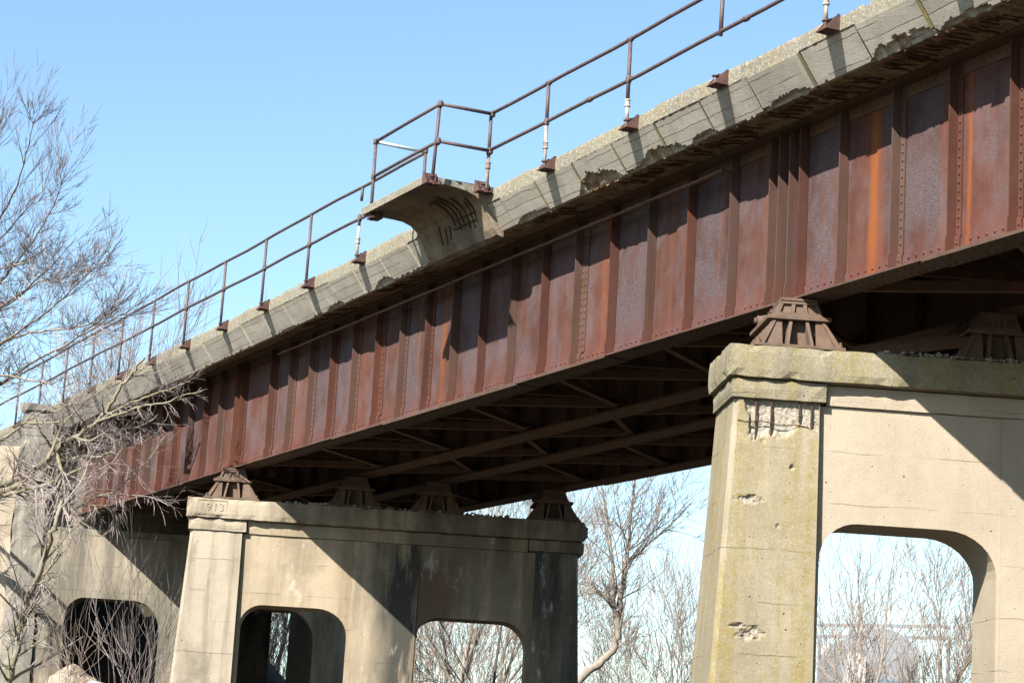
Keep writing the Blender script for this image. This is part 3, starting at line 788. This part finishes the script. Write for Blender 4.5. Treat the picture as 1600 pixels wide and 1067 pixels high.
for i in range(len(rows)-1):
    spm = (spall_deck(st[i])+spall_deck(st[i+1]))/2
    for k in range(n):
        a, c = i*n+k, i*n+(k+1) % n; deck.f.append((a, c, c+n, a+n))
        if k < 6: m = 2
        elif k < iS: m = 2
        elif k < iS+NS-1:
            m = 1
            if min(abs((st[i]+st[i+1])/2-j) for j in joints) < .024: m = 3 if st[i] > 9 else 4
            if (k-iS+.5)/(NS-1) < spm: m = 2 if spm > .3 else 1
        else: m = 0
        deck.mi.append(m)
deck.f.append(tuple(range(n))[::-1]); deck.mi.append(0); deck.f.append(tuple(range((len(rows)-1)*n, len(rows)*n))); deck.mi.append(0)
deck_root = thing('bridge_deck', (8, 2.8, 2), 'crumbling concrete bridge deck edge with sloped cornice above the rusty girder', 'bridge deck')
dk = deck.build('deck_slab', [M['fascia'], M['slope'], M['soffit'], M['joint_dark'], M['fresh']], deck_root)
# reinforcement laid bare under the overhang
r = random.Random(5); cnt = 0
for x0, x1, m_ in ((20.2, 22.3, 24), (18.0, 19.9, 22), (16.1, 17.6, 15), (14.6, 15.9, 10), (12.0, 13.2, 8), (6.6, 8.3, 8), (3.2, 5.0, 8)):
    for i in range(m_):
        x = x0+(x1-x0)*(i+r.uniform(.1, .9))/m_; ya = r.uniform(-.70, -.5); yb = ya+r.uniform(.14, .38)
        b = MB(); zz = lambda y: 2.075+(2.055+dzx(x)-2.075)*(-y-.17)/.55-.006+r.uniform(-.008, .008)
        b.tube([(x+.05*q/4+r.uniform(-.012, .012), ya+(yb-ya)*q/4, zz(ya+(yb-ya)*q/4)) for q in range(5)], r.uniform(.008, .013), 5)
        b.build('exposed_rebar', M['rebar'], deck_root); cnt += 1

# refuge platform cantilevered off the deck
def platform():
    x0, x1 = 9.15, 11.40; zt = 2.60; yo = -1.95
    rt_ = thing('refuge_platform', ((x0+x1)/2, -1.3, 2.5), 'concrete refuge platform on a curved cantilever jutting from the deck', 'platform')
    curve = [(yo, 2.485), (-1.80, 2.50), (-1.62, 2.51), (-1.45, 2.505), (-1.30, 2.485), (-1.17, 2.44), (-1.06, 2.365), (-.985, 2.255), (-.92, 2.14), (-.865, 2.03), (-.80, 1.94), (-.70, 1.91)]
    NX = 40; b = MB(); rows = []
    for i in range(NX+1):
        x = x0+(x1-x0)*i/NX; row = []
        e = .012*mnoise.noise(Vector((x*6, 3, 3)))
        row += [(-.7, zt), (yo+.015, zt+e), (yo, zt-.015+e), (yo+e*.5, 2.53)]
        for k, (y, z) in enumerate(curve):
            d = .012*mnoise.noise(Vector((x*3, y*5, 2)))+.02*max(0, mnoise.noise(Vector((x*5, y*4, 7))))
            row.append((y, z+(d if k else .004*mnoise.noise(Vector((x*15, 1, 1))))))
        rows.append([Vector((x+(.0 if 0 < i < NX else .01*mnoise.noise(Vector((y*8, z*8, i)))), y, z)) for y, z in row])
    n = len(rows[0])
    for r_ in rows: b.v.extend(r_)
    for i in range(NX):
        for k in range(n):
            a, c = i*n+k, i*n+(k+1) % n; b.f.append((a, c, c+n, a+n)); b.mi.append(0 if k < 4 else 1)
    # end faces: light strip under the top edge, darker below
    for i in (0, NX):
        o = i*n
        vs = rows[i]
        for k in range(3, n-1):
            ya, yb = vs[k].y, vs[k+1].y
            x = vs[0].x
            zl = lambda y: 2.43 
            if k >= 4:
                za, zb_ = vs[k].z, vs[k+1].z; ta, tb = max(za, 2.50), max(zb_, 2.50)
                xx = x
                if min(za, zb_) < 2.499: b.add([(xx, ya, za), (xx, yb, zb_), (xx, yb, tb), (xx, ya, ta)], [(0, 1, 2, 3)], 1)
                b.add([(xx, ya, ta), (xx, yb, tb), (xx, yb, zt), (xx, ya, zt)], [(0, 1, 2, 3)], 0)
    sl = b.build('slab', [M['fascia'], M['balcony']], rt_)
    pts = curve
    def along(f):
        f *= len(pts)-1; i = min(int(f), len(pts)-2); u = f-i; return pts[i][0]*(1-u)+pts[i+1][0]*u, pts[i][1]*(1-u)+pts[i+1][1]*u
    r = random.Random(2)
    for x, f0, f1 in ((10.62, .30, .70), (10.76, .26, .68), (10.90, .34, .72), (10.48, .30, .64), (11.03, .45, .74), (11.15, .42, .70), (10.05, .62, .78), (9.88, .58, .76), (10.2, .62, .74)):
        b = MB(); q = []
        for i in range(10):
            y, z = along(f0+(f1-f0)*i/9); q.append((x-.12*(i/9)+r.uniform(-.006, .006), y, z-.012))
        b.tube(q, .0105, 6); b.build('exposed_rebar', M['rebar'], rt_)
    for f, xa, xb in ((.585, 10.42, 11.12), (.30, 10.35, 10.78), (.66, 10.30, 11.0)):
        y, z = along(f); b = MB(); b.tube([(xa+(xb-xa)*i/6, y+r.uniform(-.01, .01), z-.025) for i in range(7)], .0105, 6); b.build('exposed_rebar', M['rebar'], rt_)
platform()

# ------------------------------------------------------------------ pipe railings
RT, RM, RB, RY = 3.56, 3.03, 2.44, -1.10; PR = .025
def railing(label, n='pipe_railing', loc=(0, -1.1, 2.4)): return thing(n, loc, label, 'railing', 'pipe railings along the deck edge')
def pipe(root, name, pts, mat='rail', fit=True, r_=PR):
    b = MB(); b.tube(pts, r_, 10)
    o = b.build(name, M[mat], root, True); return o
def bracket(root, x, y, dz, face=(0, 1, 0), parent=None):
    """steel socket bolted to the concrete edge; face = direction from the post to the concrete"""
    fx = Vector(face); sx = Vector((fx.y, -fx.x, 0)); c = Vector((x, y, RB+dz))
    L = lambda u, v, z: c+sx*u+fx*v+Vector((0, 0, z))
    b = MB()
    b.box((-.105, -.055, -.012), (.105, .118, .002), fr=L)
    for u in (-.10, .085):
        b.prism([(-.05, .003), (.118, .003), (.118, .17), (.09, .17)], lambda p_, t_, z_: L(t_, p_, z_), u, u+.014)
    b.box((-.085, .105, .003), (.084, .117, .165), fr=L)
    o = b.build('bracket', M['bracket'], root)
    b = MB(); b.ring(c+Vector((0, 0, .10)), (0, 0, 1), .030, .042, .02); b.ring(c+Vector((0, 0, .02)), (0, 0, 1), .03, .038, .03); b.ring(c+Vector((-.06, 0, -.02)), (0, 0, 1), .008, .014, .02, 6); b.ring(c+Vector((.06, 0, -.02)), (0, 0, 1), .008, .014, .02, 6)
    b.build('collar', M['bracket'], o, False)
def post(root, x, y, z0, z1, white=None, lean=0., face=(0, 1, 0), brk=True):
    if white:
        pt = pipe(root, 'post', [(x, y, white), (x+.0, y, z1)])
        lw = pipe(root, 'lower_post', [(x, y, z0), (x, y, white+.0)], 'galv', r_=.0235)
        b = MB(); zc = z0+.33
        for z in (zc-.035, zc+.035): b.ring((x, y, z), (0, 0, 1), .03, .038, .03)
        b.ring((x, y, zc), (0, 0, 1), .028, .032, .06)
        b.build('coupling', M['galv'], lw, True)
    else: pt = pipe(root, 'post', [(x, y, z0), (x+lean*.5, y, (z0+z1)/2), (x+lean, y, z1)])
    b = MB(); b.ring((x+lean, y, RM), (0, 0, 1), .030, .036, .10); 
    b.build('tee', M['rail'], pt, True)
    if brk: bracket(root, x, y, dzx(x)*.9, face)
    return pt
def wob(x, s): return .010*math.sin(x*.9+s)+.006*math.sin(x*2.3+s*2)
def rails(root, x0, x1, z, nm):
    n_ = max(2, int(abs(x1-x0)/.7)); return pipe(root, nm, [(x0+(x1-x0)*i/n_, RY, z+wob(x0+(x1-x0)*i/n_, z)) for i in range(n_+1)])
# right run
rr = railing('purple brown pipe railing at upper right with white lower posts', loc=(17, -1.1, 2.4))
rails(rr, 11.672, 26.5, RT, 'top_rail'); rails(rr, 11.672, 26.5, RM, 'mid_rail')
zb_ = lambda x: RB+dzx(x)*.9
for x in (13.39, 15.62, 19.97, 22.17, 24.36): post(rr, x, RY, zb_(x)-.01, RT, white=RM-.02 if x != 15.62 else RM-.25)
p_ = pipe(rr, 'post', [(17.80, RY, RM-.05), (17.815, RY, RT)]); bracket(rr, 17.72, RY, dzx(17.7)*.9)
b = MB(); b.tube([(17.72, RY, zb_(17.72)-.02), (17.72, RY, zb_(17.72)+.10)], .024, 10); b.build('post_stub', M['rail'], rr, True)
for x, z in ((13.39, RT), (15.62, RT), (17.81, RT), (19.97, RT), (14.6, RM), (18.35, RM)):
    b = MB(); b.ring((x, RY, z+wob(x, z)), (1, 0, 0), .03, .036, .10); b.build('rail_fitting', M['rail'], rr, True)
# platform guard
gr = railing('pipe guard boxed out around the refuge platform', loc=(10.5, -1.9, 2.5))
OY = -1.895; X0, X1 = 9.375, 11.672
for z, nm in ((RT, 'top_rail'), (RM, 'mid_rail')):
    pipe(gr, nm, [(X0, OY, z), ((X0+X1)/2, OY, z+.004), (X1, OY, z)])
    pipe(gr, nm, [(X1, OY, z), (X1, RY, z)])
pipe(gr, 'return_rail', [(X0, OY, RT), (X0, RY, RT-.02)], 'pale_pipe')
pt = post(gr, X1-.12, OY, 2.46, RT, brk=False, lean=.10); bracket(gr, X1-.12, OY, .02, (-1, 0, 0))
post(gr, X1-.05, RY, 2.50, RT, white=RM-.02, brk=False, lean=0); bracket(gr, X1-.09, RY-.02, .03, (-1, 0, 0))
pipe(gr, 'post', [(X0, OY, 2.40), (X0, OY, RT)]); pipe(gr, 'post', [(X0, RY, 2.5), (X0, RY, RT)])
b = MB()
for x, y in ((X0, OY), (X1, OY), (X1, RY), (X0, RY)):
    b.ring((x, y, RT), (0, 0, 1), .032, .039, .085)
for x, y in ((X0, OY), (X1, OY), (X1, RY)): b.ring((x, y, RM), (0, 0, 1), .032, .037, .085)
b.build('corner_fitting', M['rail'], gr, True)
bracket(gr, X0-.02, OY+.04, -.02, (0, 1, 0))
# left run
lr = railing('pipe railing receding along the left deck edge into the branches', loc=(0, -1.1, 2.3))
rails(lr, -22, X0, RT-.02, 'top_rail'); rails(lr, -22, X0, RM-.01, 'mid_rail')
for i in range(13):
    x = 4.69-2.163*i
    post(lr, x, RY, zb_(x), RT-.02, lean=.03)
pipe(lr, 'post', [(6.93, RY, RT-.25), (6.955, RY, RT-.02)])
post(lr, 6.90, RY, zb_(6.9), RM+.07, white=RM-.12)

# ------------------------------------------------------------------ trees
class Tree:
    def __init__(s, seed): s.r = random.Random(seed); s.wood = MB(); s.twig = MB(); s.n = 0
    def limb(s, pts, r0, r1):
        L = len(pts); rad = [r0+(r1-r0)*i/(L-1) for i in range(L)]
        (s.wood if r0 > .022*s.k else s.twig).tube(pts, rad, 7 if r0 > .06 else (5 if r0 > .022*s.k else 3), False)
    k = 1.
    def grow(s, p, d, ln, r0, lev, upw=.12, kids=(4, 7), spread=.75, wig=.22):
        r = s.r; p = Vector(p); d = Vector(d).normalized(); nseg = max(3, min(8, int(ln/(.16 if lev == 0 else .3))))
        pts = [p.copy()]; ds = [d.copy()]
        for i in range(nseg):
            d = (d+Vector((r.gauss(0, wig), r.gauss(0, wig), r.gauss(0, wig)))*.55+Vector((0, 0, upw))).normalized()
            p = p+d*(ln/nseg); pts.append(p.copy()); ds.append(d.copy())
        s.limb(pts, r0, r0*.45 if lev else r0*.5); s.n += nseg
        if lev <= 0: return
        for k in range(r.randint(*kids)):
            f = r.uniform(.25, 1.0); i = min(int(f*nseg), nseg-1)
            q = pts[i].lerp(pts[i+1], f*nseg-i if f*nseg-i <= 1 else 1)
            ax = ds[i].orthogonal().normalized(); ax.rotate(Matrix.Rotation(r.uniform(0, 2*math.pi), 3, ds[i]).to_quaternion())
            nd = (ds[i]*math.cos(spread*r.uniform(.5, 1.25))+ax*math.sin(spread*r.uniform(.5, 1.25)))
            s.grow(q, nd, ln*r.uniform(.42, .75), max(r0*(1-.5*f)*r.uniform(.42, .62), s.rmin), lev-1, upw, kids, spread, wig)
        # leader
        s.grow(pts[-1], d, ln*.6, max(r0*.45, s.rmin), lev-1, upw, kids, spread, wig)
    rmin = .006
    def sprout(s, pts, r0, r1, lev, ln, n, upw=.12, side=None, spread=.8, wig=.22, kids=(4, 7)):
        """a drawn limb with side shoots"""
        fine = []
        for i in range(len(pts)-1):
            a, b_ = Vector(pts[i]), Vector(pts[i+1])
            for k in range(4): fine.append(a.lerp(b_, k/4)+Vector((s.r.gauss(0, 1), s.r.gauss(0, 1), s.r.gauss(0, 1)))*min(.02, r0*.25))
        fine.append(Vector(pts[-1])); s.limb(fine, r0, r1); L = len(fine)
        for k in range(n):
            i = s.r.randint(1, L-2); d = (fine[i+1]-fine[i-1]).normalized(); f = i/L
            ax = d.orthogonal().normalized(); ax.rotate(Matrix.Rotation(s.r.uniform(0, 2*math.pi), 3, d).to_quaternion())
            if side is not None and s.r.random() < .6: ax = (ax+Vector(side)).normalized()
            a = spread*s.r.uniform(.5, 1.2)
            s.grow(fine[i], d*math.cos(a)+ax*math.sin(a), ln*s.r.uniform(.5, 1.15), max((r0+(r1-r0)*f)*s.r.uniform(.3, .55), s.rmin), lev, upw, kids, spread, wig)
    def done(s, name, base, label, cat, wood, twig, group=None):
        root = thing(name, base, label, cat, group)
        if s.wood.v: s.wood.build('trunk', M[wood], root, True)
        if s.twig.v: s.twig.build('crown', M[twig], root, False)
        return root

# big bare tree at the left edge, its mossy limbs reaching in front of the girder
t = Tree(11); t.k = .8; t.rmin = .0038
def PT(lst, y0=-3.3, y1=None):
    y1 = y0 if y1 is None else y1; n_ = len(lst)-1
    return [at(x, y, y0+(y1-y0)*i/n_) for i, (x, y) in enumerate(lst)]
tb = at(-150, 800, -3.3)
t.sprout([Vector((tb.x, tb.y, gz(tb.x, tb.y)-.3)), tb-Vector((.2, 0, 2.2)), tb, at(-160, 560, -3.1), at(-160, 400, -3), at(-155, 260, -3)], .24, .08, 2, 1.2, 6, .10)
kid = (2, 4)
t.sprout([at(-150, 800, -3.3), at(-60, 785, -3.2)]+PT([(0, 756), (22, 750), (47, 737), (75, 717), (97, 696), (116, 683), (146, 664), (169, 640), (187, 610), (206, 582), (226, 560)], -3.0, -1.55), .10, .020, 2, .75, 51, .06, kids=kid)
t.sprout([at(-150, 800, -3.3), at(-60, 785, -3.2)]+PT([(0, 769), (28, 760), (47, 752), (75, 749), (97, 741), (112, 716), (159, 710), (187, 708)], -3.0, -1.7), .085, .018, 2, .65, 39, .03, kids=kid)
t.sprout([at(-150, 800, -3.3), at(-60, 785, -3.2)]+PT([(0, 776), (37, 767), (75, 756), (94, 748), (120, 735), (150, 725)], -3.0, -2.0), .06, .014, 2, .6, 36, 0, kids=kid)
t.sprout(PT([(97, 696), (90, 706), (97, 737), (92, 767), (101, 796), (108, 815)], -2.8, -2.5), .05, .025, 2, .5, 21, -.05, kids=kid)
t.sprout(PT([(146, 664), (200, 631), (232, 620), (262, 609), (297, 595)], -2.2, -1.45), .03, .009, 1, .36, 30, .05, kids=kid)
t.sprout(PT([(150, 660), (200, 642), (228, 633), (262, 629), (284, 618), (316, 611)], -2.2, -1.4), .026, .009, 1, .34, 27, .0, kids=kid)
t.sprout(PT([(108, 800), (150, 776), (180, 768), (205, 745), (235, 715), (260, 680)], -1.9, -.5), .020, .007, 1, .42, 27, .0, kids=kid)
t.sprout(PT([(150, 776), (190, 772), (235, 776), (265, 790), (290, 760)], -1.6, -.45), .016, .006, 1, .4, 27, -.12, kids=kid)
t.sprout(PT([(101, 796), (130, 790), (165, 790), (178, 800), (182, 830)], -2.0, -1.2), .02, .007, 1, .4, 24, -.2, kids=kid)
t.sprout(PT([(116, 683), (140, 690), (170, 672), (215, 668), (240, 655)], -2.5, -1.5), .022, .008, 2, .45, 21, .0, kids=kid)
t.sprout(PT([(75, 717), (95, 668), (120, 640), (150, 612)], -2.8, -2.0), .028, .009, 2, .55, 21, .05, kids=kid)
t.sprout([at(-150, 760, -3.3)]+PT([(-40, 700), (0, 690), (40, 660), (95, 658)], -3.6, -2.6), .05, .018, 2, .55, 27, .0, kids=kid)
t.sprout(PT([(40, 660), (70, 640), (130, 628), (175, 600)], -2.8, -2.0), .022, .008, 2, .5, 21, .05, kids=kid)
t.done('bare_tree', (tb.x, tb.y, gz(tb.x, tb.y)), 'mossy limbed bare tree at left edge, its branches crossing in front of the girder', 'tree', 'bark_moss', 'twig_grey')
# a smaller twiggy tree nearer the camera, fanning into the sky at upper left
NY = -10.1; t = Tree(21); t.k = .32; t.rmin = .0017
tb = at(-170, 800, NY)
t.sprout([Vector((tb.x-.1, tb.y, gz(tb.x, tb.y)-.2)), tb, at(-165, 600, NY), at(-160, 440, NY-.1), at(-150, 300, NY-.1)], .075, .025, 2, .4, 5, .10)
UY0, UY1 = NY, NY
for (pts, n_) in (([(-120, 590), (-40, 560), (0, 537), (45, 520), (101, 515), (140, 506), (169, 504), (205, 480)], 30), ([(-120, 590), (-50, 565), (0, 540), (40, 510), (75, 486), (110, 455), (150, 415), (185, 395)], 36),
                  ([(-120, 640), (0, 600), (60, 560), (110, 535), (165, 500), (215, 450)], 26), ([(-120, 560), (-30, 500), (20, 470), (60, 440), (100, 428), (140, 420)], 34),
                  ([(-120, 540), (-40, 480), (10, 430), (50, 380), (85, 320), (104, 260)], 30), ([(-120, 500), (-50, 410), (-5, 350), (28, 290), (45, 225), (55, 185)], 24),
                  ([(-120, 450), (-60, 340), (-25, 260), (0, 195), (8, 150)], 16), ([(-120, 560), (-20, 495), (40, 452), (85, 412), (118, 372)], 28),
                  ([(-120, 460), (-60, 410), (-10, 385), (30, 340), (66, 300), (84, 250)], 26), ([(-120, 610), (-20, 585), (30, 590), (80, 600), (120, 580)], 16), ([(-120, 500), (-40, 440), (0, 420), (40, 410), (75, 385)], 30)):
    t.sprout(PT(pts, UY0, UY1+t.r.uniform(-.35, .35)), .013, .0021, 2, .26, int(n_*1.75), .06, kids=(2, 3), wig=.09, spread=.5)
t.done('bare_tree', (tb.x, tb.y, gz(tb.x, tb.y)), 'slender bare tree fanning fine twigs into the sky at upper left', 'tree', 'bark_bg', 'twig_grey')
# slim pale stem in front of the abutment
t = Tree(12); t.k = .8; t.rmin = .0065
a = at(11, 1067, -3.4)
t.sprout([Vector((a.x-.4, a.y, gz(a.x, a.y)-.3))]+PT([(11, 1067), (21, 1027), (32, 976), (45, 934), (62, 891), (74, 855), (84, 825), (92, 800), (97, 770)], -3.4, -3.1), .075, .035, 2, .85, 34, .03, kids=kid)
t.done('leaning_stem', (a.x-.4, a.y, gz(a.x, a.y)), 'slim pale leaning stem with fine side twigs before the abutment', 'tree', 'bark_moss', 'twig_grey')
# shrubs at the foot of the abutment
for i, (px, py, yy, lbl, top) in enumerate(((190, 1067, -.3, 'pale twiggy shrub before the abutment opening', 900), (222, 1067, .3, 'taller many stemmed shrub beside the middle pier', 880), (128, 1067, -1.2, 'low brown shrub left of the abutment opening', 960))):
    t = Tree(40+i); t.rmin = .0055; t.k = .6
    a = at(px, py, yy); zg = gz(a.x, a.y)
    for k in range((5, 6, 4)[i]):
        t.grow((a.x+t.r.uniform(-.4, .4), a.y+t.r.uniform(-.25, .25), zg-.1), (t.r.uniform(-.35, .35), t.r.uniform(-.2, .2), 1), (a.z-zg)*.72+t.r.uniform(.2, .9)*(1067-top)/83., .016, 2, .08, (2, 4), .5)
    t.done('shrub', (a.x, a.y, zg), lbl, 'shrub', 'twig_grey' if i < 2 else 'twig_dark', 'twig_grey' if i < 2 else 'twig_dark', 'leafless shrubs by the abutment')

# leafless trees beyond the bridge
def stand_tree(px, dist, h, label, seed, lean=(0, 0), r0=.16, lev=4, up_=.07, wood='bark_bg', twig='twig_bg', rmin=.0085, forks=1, kids=(3, 4), name='bare_tree', ln=.42, group='leafless trees beyond the bridge'):
    a = atd(px, 1000, dist); zg = gz(a.x, a.y); t = Tree(seed); t.rmin = rmin; t.k = 1.6
    for k in range(forks):
        d = Vector((lean[0]+t.r.uniform(-.12, .12), lean[1]+t.r.uniform(-.12, .12), 1)).normalized()
        t.grow((a.x+t.r.uniform(-.3, .3)*(forks > 1), a.y+t.r.uniform(-.3, .3)*(forks > 1), zg-.2), d, h*ln, .72*r0/(forks**.5), lev, up_, kids, .62, .16)
    return t.done(name, (a.x, a.y, zg), label, 'tree', wood, twig, group)
# the tree with the swan-necked trunk between the piers
a = atd(915, 1052, 62); t = Tree(60); t.rmin = .008; t.k = 1.4
D = lambda lst, d: [atd(x, y, d) for x, y in lst]
t.sprout(D([(880, 1150), (895, 1075), (918, 1049), (938, 1036), (957, 1016), (966, 985), (962, 955)], 62), .115, .095, 2, 1.2, 4, .1)
t.sprout(D([(962, 975), (957, 930), (958, 886), (952, 840), (945, 790), (938, 740)], 62), .075, .02, 2, 1.5, 16, .08, kids=(3, 5))
t.sprout(D([(966, 980), (972, 923), (978, 882), (981, 855), (985, 810), (990, 765), (996, 720)], 62.5), .085, .02, 2, 1.6, 16, .08, kids=(3, 5))
t.sprout(D([(978, 882), (1000, 862), (1025, 838), (1052, 817), (1085, 780)], 62.5), .05, .015, 2, 1.4, 12, .08, kids=(3, 5))
t.sprout(D([(962, 955), (945, 930), (925, 915)], 62), .05, .02, 2, 1.0, 5, .1)
t.done('bare_tree', (a.x, a.y, gz(a.x, a.y)), 'leafless tree with swan necked trunk between the two piers', 'tree', 'bark_bg', 'twig_bg', 'leafless trees beyond the bridge')
spec = [ # px, dist, height, label, seed, kwargs
 (1020, 80, 12, 'thin twiggy tree low between the two piers', 71, dict(forks=3, r0=.12)),
 (1065, 70, 10, 'fine brushy tree close beside the near pier column', 72, dict(forks=3, r0=.10)),
 (925, 85, 14, 'brushy tree half hidden by the dark end column of the middle pier', 73, dict(forks=2, r0=.14)),
 (760, 75, 17, 'tall tree rising behind the far end of the middle pier', 74, dict(forks=2, r0=.2)),
 (590+130, 66, 15, 'thick trunked tree framed by the right opening of the middle pier', 75, dict(r0=.22, kids=(4, 6), ln=.4, forks=1)),
 (690, 72, 12, 'brown brush thicket at left inside the right opening of the middle pier', 76, dict(forks=4, r0=.14)),
 (790, 60, 12, 'dark limbed tree at right inside the right opening of the middle pier', 77, dict(r0=.11, wood='bark_black', lean=(-.1, -.2))),
 (735, 90, 13, 'pale brush farther back inside the right opening of the middle pier', 78, dict(forks=4, r0=.16)),
 (1330, 62, 11.5, 'leaning tree at left inside the near pier opening', 81, dict(r0=.15, lean=(.06, .12), wood='bark_bg')),
 (1352, 75, 13, 'straight grey tree left of centre inside the near pier opening', 82, dict(r0=.16)),
 (1420, 66, 12.5, 'forked grey tree at the centre of the near pier opening', 83, dict(r0=.20, kids=(4, 6))),
 (1475, 70, 12, 'thin stemmed tree at right inside the near pier opening', 84, dict(r0=.10)),
 (1300, 68, 10.5, 'slender tree beside the lichen streaked column', 85, dict(r0=.10)),
 (1515, 80, 11, 'brushy tree at the right edge of the near pier opening', 86, dict(forks=2, r0=.11)),
 (215, 75, 15.5, 'spiky tree rising behind the left railing', 91, dict(forks=3, r0=.16)),
 (300, 78, 14.2, 'low twigs showing just above the left deck edge', 92, dict(forks=3, r0=.14)),
 (150, 72, 15, 'tree behind the left railing nearest the picture edge', 93, dict(forks=2, r0=.16)),
 (430, 85, 14, 'dark tree seen through the left opening of the middle pier', 95, dict(forks=6, r0=.3, wood='bark_black', twig='bark_black', kids=(4, 5))),
]
for px, dist, h, lb, sd, kw in spec: stand_tree(px, dist, h, lb, sd, **kw)

# ------------------------------------------------------------------ rocks by the abutment
def rock(name, c, sx, sy, sz, mat, label, seed, flat=0., group=None):
    bm = bmesh.new(); bmesh.ops.create_icosphere(bm, subdivisions=4, radius=1)
    for v in bm.verts:
        q = v.co.copy(); d = 1+.22*mnoise.noise(q*1.3+Vector((seed, 0, 0)))+.05*mnoise.noise(q*5+Vector((seed, 1, 0)))+.015*mnoise.noise(q*14)
        q = q*d; q = Vector([max(-.78, min(.78, a_)) for a_ in q]) if flat else q
        v.co = Vector((q.x*sx, q.y*sy, q.z*sz))
    me = bpy.data.meshes.new(name); bm.to_mesh(me); bm.free(); me.materials.append(M[mat])
    o = bpy.data.objects.new(name, me); col.objects.link(o); o.location = c; o.rotation_euler = (seed*.1, .1, seed)
    return tag(o, label, 'rock', group)
a = at(112, 1062, -1.05); rock('boulder', a+Vector((0, 0, -.35)), .62, .62, .62, 'boulder', 'pinkish pebbly boulder at the foot of the abutment opening', 1)
a = at(158, 1080, -.9); rock('stone_block', a+Vector((0, 0, -.32)), .5, .5, .62, 'block', 'pale squared stone block beside the pink boulder', 2, 1)

# ------------------------------------------------------------------ far building
def building():
    c = atd(1372, 1100, 210); zg = gz(c.x, c.y)
    ex = rt.copy(); ey = Vector((fwd.x, fwd.y, 0)).normalized()
    L = lambda u, v, z: Vector((c.x, c.y, zg))+ex*u+ey*v+Vector((0, 0, z))
    root = thing('industrial_building', (c.x, c.y, zg), 'pale grey round roofed building far beyond the near pier opening', 'building')
    s = NT('hazed_cladding'); z = s.math('FRACT', s.math('MULTIPLY', s.sep()[2], .8)); cc = s.mix(s.ramp(z, 0, .12, 1, 0), (.27, .29, .32), (.19, .21, .24)); ma = s.fin(cc, .6)  # distance haze put into the pale bluish colours of building and conveyor
    hgt = 18.3
    b = MB(); b.prism([(-3.4, 0), (3.6, 0), (3.6, hgt-3)]+[(3.6*math.cos(a_)*.98+.1, hgt-3+3*math.sin(a_)) for a_ in [math.pi*i/14 for i in range(1, 14)]]+[(-3.4, hgt-3)], lambda p, t_, z_: L(p, t_, z_), 0, 16)
    b.build('hall', ma, root)
    b = MB(); b.box((-3.2, -1.6, 0), (-1.5, -.05, hgt-2.6), fr=L); b.build('stair_tower', plain('white_render', (.6, .61, .63), .6, .05), root)
    b = MB(); b.box((3.65, 2, 0), (6.2, 12, hgt-5), fr=L); b.build('side_wing', plain('grey_wing', (.25, .265, .29), .6, .1), root)
    b = MB()
    for k in range(5): b.box((-.8, -.06, 3+k*2.4), (2.8, -.004, 4.0+k*2.4), fr=L)
    b.build('window_band', plain('dull_glass', (.20, .25, .31), .25, .1, 2, 0), root)
    # elevated conveyor bridge crossing behind
    r2 = thing('conveyor_bridge', (c.x, c.y, zg), 'faint grey conveyor bridge above the round roofed building', 'conveyor')
    K = lambda u, v, z: L(u, v, z)
    b = MB(); b.bar(K(-1.5, 30, 20.6), K(12.5, 30, 21.2), .25, .35); b.bar(K(-1.5, 30, 19.4), K(12.5, 30, 20.0), .25, .35)
    for k in range(14): b.bar(K(-1.5+k, 30, 19.4+.043*k), K(-.5+k, 30, 20.6+.043*k), .12, .14)
    b.build('truss', ma, r2)
    b = MB()
    for u in (-1.3, 12.3): b.bar(K(u, 30, -1), K(u, 30, 19.5), .3, .3, (0, 1, 0))
    b.build('support_leg', ma, r2)
building()
